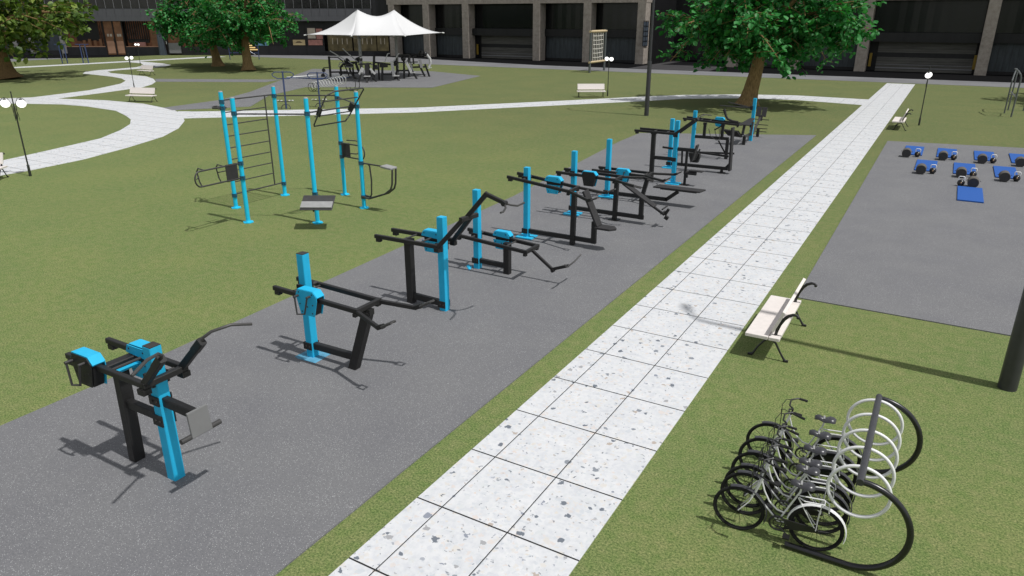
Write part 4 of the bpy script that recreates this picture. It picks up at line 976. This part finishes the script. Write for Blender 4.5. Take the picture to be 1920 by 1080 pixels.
# navy swing walkers far left
def walker(label, loc):
    t = thing('air_walker', label, 'outdoor trainer', (0, 0, 0), 0, 'navy walkers in front of the shop')
    for x in (-.25, .45): MB().tube([(x, 0, 0), (x-.05, 0, 2.5)], .07, 10).build('post', 'navy_steel', t, True)
    MB().cyl((-.9, 0, 2.45), (.9, 0, 2.45), .045, seg=8).build('top_bar', 'navy_steel', t, True)
    for x in (-.1, .25): MB().tube([(x, .1, 2.3), (x+.1, .1, 1.2), (x+.05, .15, .3)], .035, 8).build('swing_arm', 'steel_grey', t, True)
    MB().box((.1, .1, .5), (.9, .3, .05)).build('footplate', 'steel_grey', t)
    t.location = loc; t.rotation_euler = (0, 0, R(30)); return t
w0 = walker('left navy walker frame in front of the pale pillar', (-99.4, 52.9, 0))
dup(w0, (-97.4, 54.6, 0), R(30), 'right navy walker frame, nearer the shop doors')
t = thing('swing_frame', 'thin navy crossbar frame behind the two big tree trunks', 'outdoor frame', (-85.8, 71.7, 0), R(35))
rz = Matrix.Translation(V((-85.8, 71.7, 0))) @ Matrix.Rotation(R(35), 4, 'Z'); f = lambda x, z: rz @ V((x, 0, z))
for x in (-2.1, 2.1): MB().cyl(f(x, 0), f(x, 2.2), .06, seg=8).build('post', 'navy_steel', t, True)
MB().cyl(f(-2.1, .95), f(2.1, .9), .05, seg=8).build('crossbar', 'navy_steel', t, True)

# rope net
t = thing('climbing_net', 'rope climbing net between two grey posts with pale wooden beams', 'climbing net', (-31.2, 75.2, 0))
a, c = V((-30.8, 73.35, 0)), V((-30.76, 77.38, 0))
d = (c-a)
for p in (a, c): MB().cyl(p, p+Z(4.6), .13, seg=12).build('post', 'net_post', t, True)
for z in (4.42, 1.12): MB().cyl(a+d*-.05+Z(z), a+d*1.05+Z(z), .14 if z > 2 else .12, seg=12).build('beam', 'wood_pale', t, True)
m = MB()
for k in range(7): q = a+d*(.16+.68*k/6); m.cyl(q+Z(1.15), q+Z(4.4), .045, seg=5)
for k in range(1, 7): z = 1.15+3.25*k/7; m.tube([a+d*.15+Z(z), a+d*.5+Z(z-.04), a+d*.85+Z(z+.03)], .045, 5)
m.build('rope_net', 'rope', t)

# parallel bar station right
t = thing('dip_station', 'thin grey bar station with bent tops on the far right lawn', 'outdoor gym frame', (8.6, 53.9, 0))
MB().tube([(8.28, 53.9, 0), (8.3, 53.9, 2.1), (8.35, 54.3, 2.4), (8.5, 55.6, 2.75), (8.62, 56.1, 2.6), (8.6, 56., 2.3), (8.58, 56, 0)], .045, 8).build('rear_loop', 'net_post', t, True)
MB().tube([(8.57, 51.9, 0), (8.62, 51.9, 2.4), (8.55, 51.9, 2.62), (8.45, 52.6, 2.78), (8.3, 53.8, 2.85)], .05, 8).build('front_loop', 'net_post', t, True)
MB().tube([(8.3, 53.9, 1.22), (8.75, 53.6, 1.25), (8.6, 51.9, 1.22)], .035, 8).build('hand_rail', 'steel_grey', t, True)
MB().tube([(8.6, 51.9, 1.2), (8.3, 52.6, 1.5)], .035, 8).build('hand_rail', 'steel_grey', t, True)
t = thing('chin_up_post', 'single thin dark post cut by the right edge of the picture', 'outdoor gym frame', (9.45, 56., 0))
MB().tube([(9.45, 56, 0), (9.6, 56, 2.4), (9.9, 56, 2.6)], .045, 8).build('post', 'net_post', t, True)
MB().cyl((9.9, 56, 2.6), (11.2, 56, 2.6), .035, seg=8).build('chin_up_bar', 'net_post', t, True)

# ------------------------------------------------------------------ right building
def wall_building(label, cols, bays, xl, xr, yb=91., top=16., corner_right=False):
    t = thing('office_building', label, 'building', ((xl+xr)/2, yb, 0))
    m = MB(); m.b2((xl, yb+2.4, 0), (xr, yb+14, top-.2)); m.build('core_wall', 'beam_black', t)
    m = MB(); m.b2((xl, yb-.03, 7.7), (xr, yb+2.39, top)); m.build('upper_wall', 'stone', t)
    for x0, x1 in cols:
        MB().b2((x0, yb-.06, 0), (x0+1.12, yb+1.7, 7.72)).build('column', 'stone', t)
    for x0, x1, kind in bays:
        MB().b2((x0, yb+2.0, 4.3), (x1, yb+2.3, 7.69)).build('upper_glazing', 'glass_black', t)
        MB().b2((x0-.1, yb+.9 if kind == 's' else yb+1.5, 3.3), (x1+.1, yb+2.35, 4.28)).build('beam', 'beam_black', t)
        if kind == 's':
            w = MB().b2((x0+.9, yb+2.05, 0), (x1-.2, yb+2.2, 3.3)).build('roller_shutter', 'shutter', t)
            for x in (x0+.25, x1-.12): MB().b2((x-.14, yb+1.85, .5), (x+.14, yb+2.0, 2.0)).build('warning_panel', 'yellow_sign', t)
            for zz, h in ((.35, .12), (.75, .06), (1.6, .5)): MB().b2((x0+.9, yb+2.03, zz), (x1-.2, yb+2.05, zz+h)).build('shutter_band', 'beam_black' if zz > 1 else 'mullion', w)
        else:
            MB().b2((x0, yb+2.05, 0), (x1, yb+2.2, 3.3)).build('corrugated_wall', 'panel_blue', t)
            MB().b2((x0, yb+2.0, 0), (x1, yb+2.05, .35)).build('plinth', 'beam_black', t)
    return t
cx = [-74.0, -67.25, -59.95, -47.85, -40.0, -32.2]
tb = wall_building('dark building with stone columns and roller doors behind the canopy and rope net', [(x, 0) for x in cx],
    [(-72.8, -67.3, 'p'), (-66.1, -60, 'p'), (-58.8, -47.9, 's'), (-46.7, -40.05, 'p'), (-38.85, -32.25, 'p')], -74.3, -31.05)
m = MB()
for k in range(3): m.b2((-31.02+.02, 90.2+.9*k, 2.3), (-30.96, 90.25+.9*k, 5.4))
for k in range(6): m.b2((-31.03, 90.2, 2.3+.62*k), (-30.94, 92.05, 2.36+.62*k))
m.build('window_grille', 'beam_black', tb)
MB().b2((-31.05, 90.25, 2.35), (-30.99, 92.0, 5.35)).build('grille_window', 'wall_slate', tb)
cx2 = [-20.0, -12.6, -5.15, 6.9, 14.6, 22.3, 34.2]
wall_building('dark building with stone columns and roller door at the end of the straight path', [(x, 0) for x in cx2],
    [(-18.85, -12.65, 'p'), (-11.4, -5.2, 'p'), (-4.0, 6.88, 's'), (8.05, 14.55, 'p'), (15.75, 22.25, 'p'), (23.45, 34.15, 's')], -20.3, 35.4)
t = thing('rear_building', 'plain dark wall closing the driveway behind the big tree', 'building', (-25.5, 104., 0))
MB().b2((-40, 103, 0), (-12, 108, 14)).build('wall', 'wall_dark', t)
for k in range(6): MB().b2((-30.4+2.*k, 102.95, .8), (-29.0+2.*k, 103., 3.4)).build('window', 'window_dark', t)
MB().b2((-30.6, 102.9, 3.9), (-19.4, 103., 4.3)).build('fascia', 'stone', t)

# ------------------------------------------------------------------ left building (parallel to the picture plane, facade runs along u)
U = math.atan2(.5044, .8635)
t = thing('shop_building', 'dark office building with lit wooden shops at ground floor behind the trees', 'building', (-75.9, 91.0, 0), U)
LB = ORG[t.name]
def lb(lo, hi, name, mat, par=None):
    """box in facade coordinates: s along the wall (0 = right end), d behind the face, z up"""
    m = MB(); m.b2(lo, hi); m.bm.transform(LB); return m.build(name, mat, par or t)
W0 = -90.
lb((W0, 2.5, 0), (1.6, 16, 15.8), 'core_wall', 'wall_dark')
lb((W0, -.1, 5.27), (.6, 2.45, 6.02), 'soffit_band', 'fascia')
for k in range(int((-W0)/1.365)):
    s1 = -1.32-1.365*k
    lb((s1-1.33, .0, 6.03), (s1+0., .35, 7.14), 'fascia_panel', 'fascia')
    if s1 > -64: lb((s1-1.33, .12, 7.2), (s1, .4, 9.8), 'window', 'window_dark'); lb((s1, .02, 7.16), (s1+.035, .3, 9.8), 'mullion', 'mullion')
lb((W0, .36, 6.02), (1.4, 2.45, 15.8), 'upper_wall', 'wall_dark')
lb((W0, .05, 9.82), (1.0, .36, 11.), 'fascia_band', 'fascia')
# ground floor: right glazing, posters, shop windows, doors, piers
lb((-9.4, .9, 0), (1.3, 2.4, .62), 'plinth', 'wall_dark')
for s0, s1 in ((-8.9, -4.95), (-4.7, -1.0), (-.85, 1.0)):
    w = lb((s0, 1.3, .65), (s1, 1.4, 3.2), 'shop_window', 'shop_olive')
    n = max(1, int((s1-s0)/.9))
    for k in range(1, n+1): lb((s0+(s1-s0)*k/(n+1)-.05, 1.24, 1.7), (s0+(s1-s0)*k/(n+1)+.05, 1.29, 2.6), 'lamp_strip', 'poster_cream', w)
lb((-9.4, .95, 3.22), (1.3, 2.4, 5.26), 'transom', 'wall_dark')
lb((-27.8, .9, 0), (-9.4, 2.4, 1.42), 'plinth', 'wall_dark'); lb((-27.8, 1.0, 1.42), (-9.4, 2.4, 5.26), 'back_wall', 'wall_dark')
lb((-12.0, .9, 2.6), (-10.75, .98, 4.2), 'poster', 'poster_cream'); lb((-10.6, .9, 2.5), (-9.6, .98, 4.1), 'poster', 'poster_red')
pw = lb((-14.5, .88, 1.57), (-12.55, .98, 2.4), 'poster', 'poster_yellow'); m = MB(); m.prism([(-14.1, .86, 1.95), (-13.8, .86, 2.15), (-13.3, .86, 2.15), (-12.95, .86, 1.95)], (0, .02, 0)); m.bm.transform(LB); m.build('arch_mark', 'wood_dark', pw)
lb((-12.0, .88, 1.57), (-9.7, .98, 2.4), 'poster', 'poster_red'); lb((-20.7, .88, 1.5), (-18.7, .98, 3.1), 'poster', 'poster_blue')
for k in range(6): lb((-23.9+.42*k, .7, 2.4-.32*k), (-22.6+.46*k, .95, 2.56-.32*k), 'stair_light', 'stair_glow')
m = MB(); m.bar((-23.9, .6, 2.1), (-20.8, .6, .1), .08, .15); m.bm.transform(LB); m.build('stair_rail', 'steel_grey', t)
lb((-36.4, .5, 0), (-35.5, 2.4, 5.26), 'pier', 'wall_slate'); 
lb((-35.5, 1.0, 3.9), (-27.8, 2.4, 5.26), 'lintel', 'wood_dark'); lb((-35.5, 1.8, .3), (-27.8, 2.0, 3.9), 'shop_interior', 'shop_amber'); lb((-32.7, .95, 0), (-27.8, 2.4, 1.3), 'plinth', 'wall_dark')
dr = lb((-35.2, 1.1, 0), (-35.0, 1.3, 3.9), 'door_frame', 'wall_dark'); lb((-33.0, 1.1, 0), (-32.75, 1.3, 3.9), 'door_frame', 'wall_dark'); lb((-35.0, 1.15, .3), (-33.0, 1.25, 1.9), 'door_panel', 'mullion'); lb((-35.3, 1.05, 1.7), (-35.2, 1.1, 2.2), 'door_handle', 'bike_white', dr)
for k in range(4): lb((-32.2+1.1*k, 1.3, 1.3), (-32.0+1.1*k, 1.4, 3.9), 'glazing_bar', 'shelf_black')
# right shop window with slats, doors, left shop window
lb((-42.0, 2.0, 1.3), (-36.4, 2.2, 5.26), 'shop_interior', 'shop_glow'); lb((-42.0, .9, 0), (-36.4, 1.3, 1.3), 'plinth', 'wall_dark')
lb((-42.0, .95, 1.3), (-36.4, 1.9, 1.36), 'display_floor', 'shop_floor'); lb((-37.9, 1.7, 1.36), (-36.4, 1.75, 5.1), 'side_panel', 'shop_amber')
for k in range(11): lb((-41.8+.36*k, 1.4, 2.35), (-41.65+.36*k, 1.6, 5.26), 'slat', 'shelf_black')
lb((-41.6, 1.5, 1.9), (-38.2, 1.7, 2.5), 'shelf', 'shelf_black'); lb((-40.6, 1.2, 1.4), (-38.8, 1.5, 2.0), 'counter', 'poster_red')
lb((-51.6, 2.0, 1.3), (-45.3, 2.2, 5.26), 'shop_interior', 'shop_glow'); lb((-51.6, .9, 0), (-45.2, 1.3, 1.3), 'plinth', 'wall_dark')
lb((-51.6, .95, 1.3), (-45.3, 1.9, 1.38), 'display_floor', 'shop_floor'); lb((-50.0, 1.6, 2.2), (-46.3, 1.75, 5.26), 'wine_rack', 'shelf_black')
for k in range(4): lb((-49.0+.9*k, 1.3, 1.38), (-48.6+.9*k, 1.5, 2.3+.2*(k % 2)), 'display_box', 'shop_amber')
for k in range(3): lb((-46.2+.3*k, 1.4, 1.4), (-46.1+.3*k, 1.5, 5.2), 'slat', 'wood_dark')
for s0, s1 in ((-45.0, -43.62), (-43.38, -42.1)):
    d = lb((s0, 1.0, .1), (s1, 1.1, 5.2), 'shop_door', 'shop_amber'); lb((s0+.1, .97, .3), (s1-.1, 1.0, 2.2), 'door_panel', 'shop_floor', d)
    lb((s0+.35, .95, 2.9), (s0+.65, 1.0, 3.3), 'display_box', 'poster_cream', d); lb((s1-.55, .95, 2.9), (s1-.25, 1.0, 3.3), 'display_box', 'poster_cream', d)
    lb((s0-.2, .9, 0), (s0, 1.3, 5.26), 'door_frame', 'shelf_black', d)
lb((-42.1, .9, 0), (-41.9, 1.3, 5.26), 'door_frame', 'shelf_black'); lb((-43.7, .92, 2.0), (-43.4, .98, 2.6), 'door_handle', 'iron_black')
for s in (-51.9, -57.0, -59.8, -65., -70.): lb((s-.28, .4, .3), (s+.28, 2.4, 4.4), 'pier', 'pier_pale')
lb((W0, 1.2, .3), (-52.2, 2.4, 5.26), 'side_wall', 'wall_slate'); lb((W0, 1.0, 0), (-51.6, 2.4, .75), 'plinth', 'wall_dark')

# ------------------------------------------------------------------ trees
def leaf(bm, c, d, up, L, Wd):
    """a bent leaf of six points with its own fold"""
    d = d.normalized(); s = d.cross(up)
    if s.length < .05: s = d.cross(V((1, 0, 0)))
    s.normalize(); n = s.cross(d)
    p = [c, c+d*L*.25+s*Wd*.42+n*L*.05, c+d*L*.62+s*Wd*.5+n*L*.03, c+d*L-n*L*.14, c+d*L*.66-s*Wd*.48+n*L*.04, c+d*L*.28-s*Wd*.38+n*L*.06, c+d*L*.5-n*L*.03]
    v = [bm.verts.new(q) for q in p]
    bm.faces.new((v[0], v[1], v[6])); bm.faces.new((v[1], v[2], v[6])); bm.faces.new((v[2], v[3], v[6])); bm.faces.new((v[3], v[4], v[6])); bm.faces.new((v[4], v[5], v[6])); bm.faces.new((v[5], v[0], v[6]))
def tree(name, label, loc, rz, seed, rad, h0, trunk_r, leaf_mat, bark, L, n_limb=9, twigs=7, leaves=11, lean=(0, 0), droop=.5, height=11., zlow=3.4):
    rnd = random.Random(seed)
    t = thing(name, label, 'tree', (0, 0, 0), 0)
    tr = MB(); top = V((lean[0], lean[1], h0))
    pts = []; rr = []
    for k in range(9):
        q = k/8; w = V((math.sin(q*5+seed)*.10*q, math.cos(q*4+seed)*.08*q, 0))
        pts.append(V((lean[0]*q, lean[1]*q, h0*q))+w); rr.append(trunk_r*(1.0-.42*q + .55*max(0, .16-q)/.16))
    tr.tube(pts, rr, 16)
    br = MB(); lf = MB()
    def twigleaf(a, b):
        d = b-a
        for k in range(leaves):
            q = rnd.uniform(.15, 1.08); c = a+d*q + V([rnd.gauss(0, .16) for _ in range(3)])
            dr = (d.normalized()*rnd.uniform(.1, .9) + V((rnd.gauss(0, .6), rnd.gauss(0, .6), rnd.uniform(-.7, .25)))).normalized()
            up = (V((rnd.gauss(0, .55), rnd.gauss(0, .55), 1))).normalized(); s = L*rnd.uniform(.6, 1.25)
            leaf(lf.bm, c, dr, up, s, s*rnd.uniform(.65, .95))
    for i in range(n_limb):
        az = i*2.399+rnd.uniform(-.3, .3); el = rnd.uniform(.1, 1.2) if i > n_limb*.55 else rnd.uniform(-.10, .28)
        start = pts[-1]*1.0 if i % 3 else pts[-2].copy()
        R_ = rad*rnd.uniform(.75, 1.02)
        end = V((pts[-1].x+math.cos(az)*R_*math.cos(el)*.92, pts[-1].y+math.sin(az)*R_*math.cos(el)*.92, h0+.6+(height-h0)*.85*math.sin(el)+rnd.uniform(0, .9)))
        mid = start.lerp(end, .45)+V((rnd.gauss(0, .5), rnd.gauss(0, .5), rnd.uniform(.4, 1.1)))
        br.tube([start, start.lerp(mid, .5)+V((0, 0, .25)), mid, mid.lerp(end, .5)+V((0, 0, .2)), end], [trunk_r*.42, trunk_r*.32, trunk_r*.23, trunk_r*.13, .03], 8)
        for j in range(9):
            q = .22+.80*j/8; base = (start.lerp(mid, q*2) if q < .5 else mid.lerp(end, (q-.5)*2)) if q <= 1 else end
            a2 = az+rnd.choice((-1, 1))*rnd.uniform(.2, 1.5); ln = rad*rnd.uniform(.22, .42)
            e2 = base+V((math.cos(a2)*ln, math.sin(a2)*ln, rnd.uniform(-.35, .55)*ln - (droop*ln if rnd.random() < .5 else 0)))
            if e2.z < zlow*.62: e2.z = zlow*.62+rnd.uniform(0, .5)
            br.tube([base, base.lerp(e2, .5)+V((0, 0, .18)), e2], [.07, .045, .02], 5)
            for k in range(twigs):
                q2 = rnd.uniform(.15, 1.); b3 = base.lerp(e2, q2)
                e3 = b3+V((rnd.gauss(0, .62), rnd.gauss(0, .62), rnd.gauss(-.18, .5)))
                if e3.z < zlow*.45: continue
                br.tube([b3, e3], [.018, .008], 3, caps=False); twigleaf(b3, e3)
    trk = tr.build('trunk', bark, t, True); br.build('branches', bark, trk, True); cr = lf.build('crown', leaf_mat, t)
    t.location = loc; t.rotation_euler = (0, 0, rz); return t
t3 = tree('broadleaf_tree', 'big green tree with leaning trunk just beyond the end of the machine row', (-7.6, 50.0, 0), 0, 5, 5.9, 4.2, .60, 'leaf_green', 'bark', .37, 17, 8, 13, (.5, .1), zlow=2.5, droop=.85)
t3['group'] = 'green broadleaf trees'
dup(t3, (-67.3, 56.4, 0), R(130), 'nearer and right-hand of the two green trees standing before the left building', (1.0,)*3)
dup(t3, (-76.9, 59.8, 0), R(250), 'farther and left-hand of the two green trees standing before the left building', (.98,)*3)
dup(t3, (17.3, 64.5, 0), R(40), 'green tree beyond the right edge, only a few leaves and its shadow showing')
tree('plane_tree', 'olive-leaved tree with thick ribbed trunk at the left edge of the picture', (-78.95, 35.4, 0), 0, 11, 9.0, 4.6, 1.0, 'leaf_olive', 'bark_dark', .62, 13, 6, 9, (-.5, -.3), zlow=3.6)

# ------------------------------------------------------------------ camera, sun, sky
cam = bpy.data.cameras.new('camera'); co = bpy.data.objects.new('camera', cam); COL.objects.link(co); scene.camera = co
pit, yaw = .3602, -.5288
fw = V((math.sin(yaw)*math.cos(pit), math.cos(yaw)*math.cos(pit), -math.sin(pit))); rt = V((math.cos(yaw), -math.sin(yaw), 0)); up = rt.cross(fw)
co.matrix_world = Matrix(((rt.x, up.x, -fw.x, 4.7889), (rt.y, up.y, -fw.y, -5.0238), (rt.z, up.z, -fw.z, 6.0809), (0, 0, 0, 1)))
cam.sensor_width = 36.; cam.sensor_fit = 'HORIZONTAL'; cam.lens = 1355.89/1920*36; cam.clip_start = .1; cam.clip_end = 2000
sd = V((.518, -.02, 1.)).normalized()
sun = bpy.data.lights.new('sun', 'SUN'); so = bpy.data.objects.new('sun', sun); COL.objects.link(so)
sun.energy = 3.3; sun.angle = R(1.); sun.color = (1., .985, .96)
so.rotation_euler = sd.to_track_quat('Z', 'Y').to_euler()
w = bpy.data.worlds.new('World'); scene.world = w; w.use_nodes = True; nt = w.node_tree; nt.nodes.clear()
sky = nt.nodes.new('ShaderNodeTexSky'); sky.sky_type = 'NISHITA'; sky.sun_disc = False
sky.sun_elevation = math.asin(sd.z); sky.sun_rotation = math.atan2(sd.x, sd.y); sky.dust_density = .8; sky.ozone_density = 1.; sky.air_density = 1.
bg = nt.nodes.new('ShaderNodeBackground'); bg.inputs[1].default_value = .115; wo = nt.nodes.new('ShaderNodeOutputWorld')
hs = nt.nodes.new('ShaderNodeHueSaturation'); hs.inputs['Saturation'].default_value = .18; nt.links.new(sky.outputs[0], hs.inputs['Color']); nt.links.new(hs.outputs[0], bg.inputs[0]); nt.links.new(bg.outputs[0], wo.inputs[0])
vs = scene.view_settings; vs.view_transform = 'Standard'; vs.look = 'None'; vs.exposure = 0.; vs.gamma = 1.
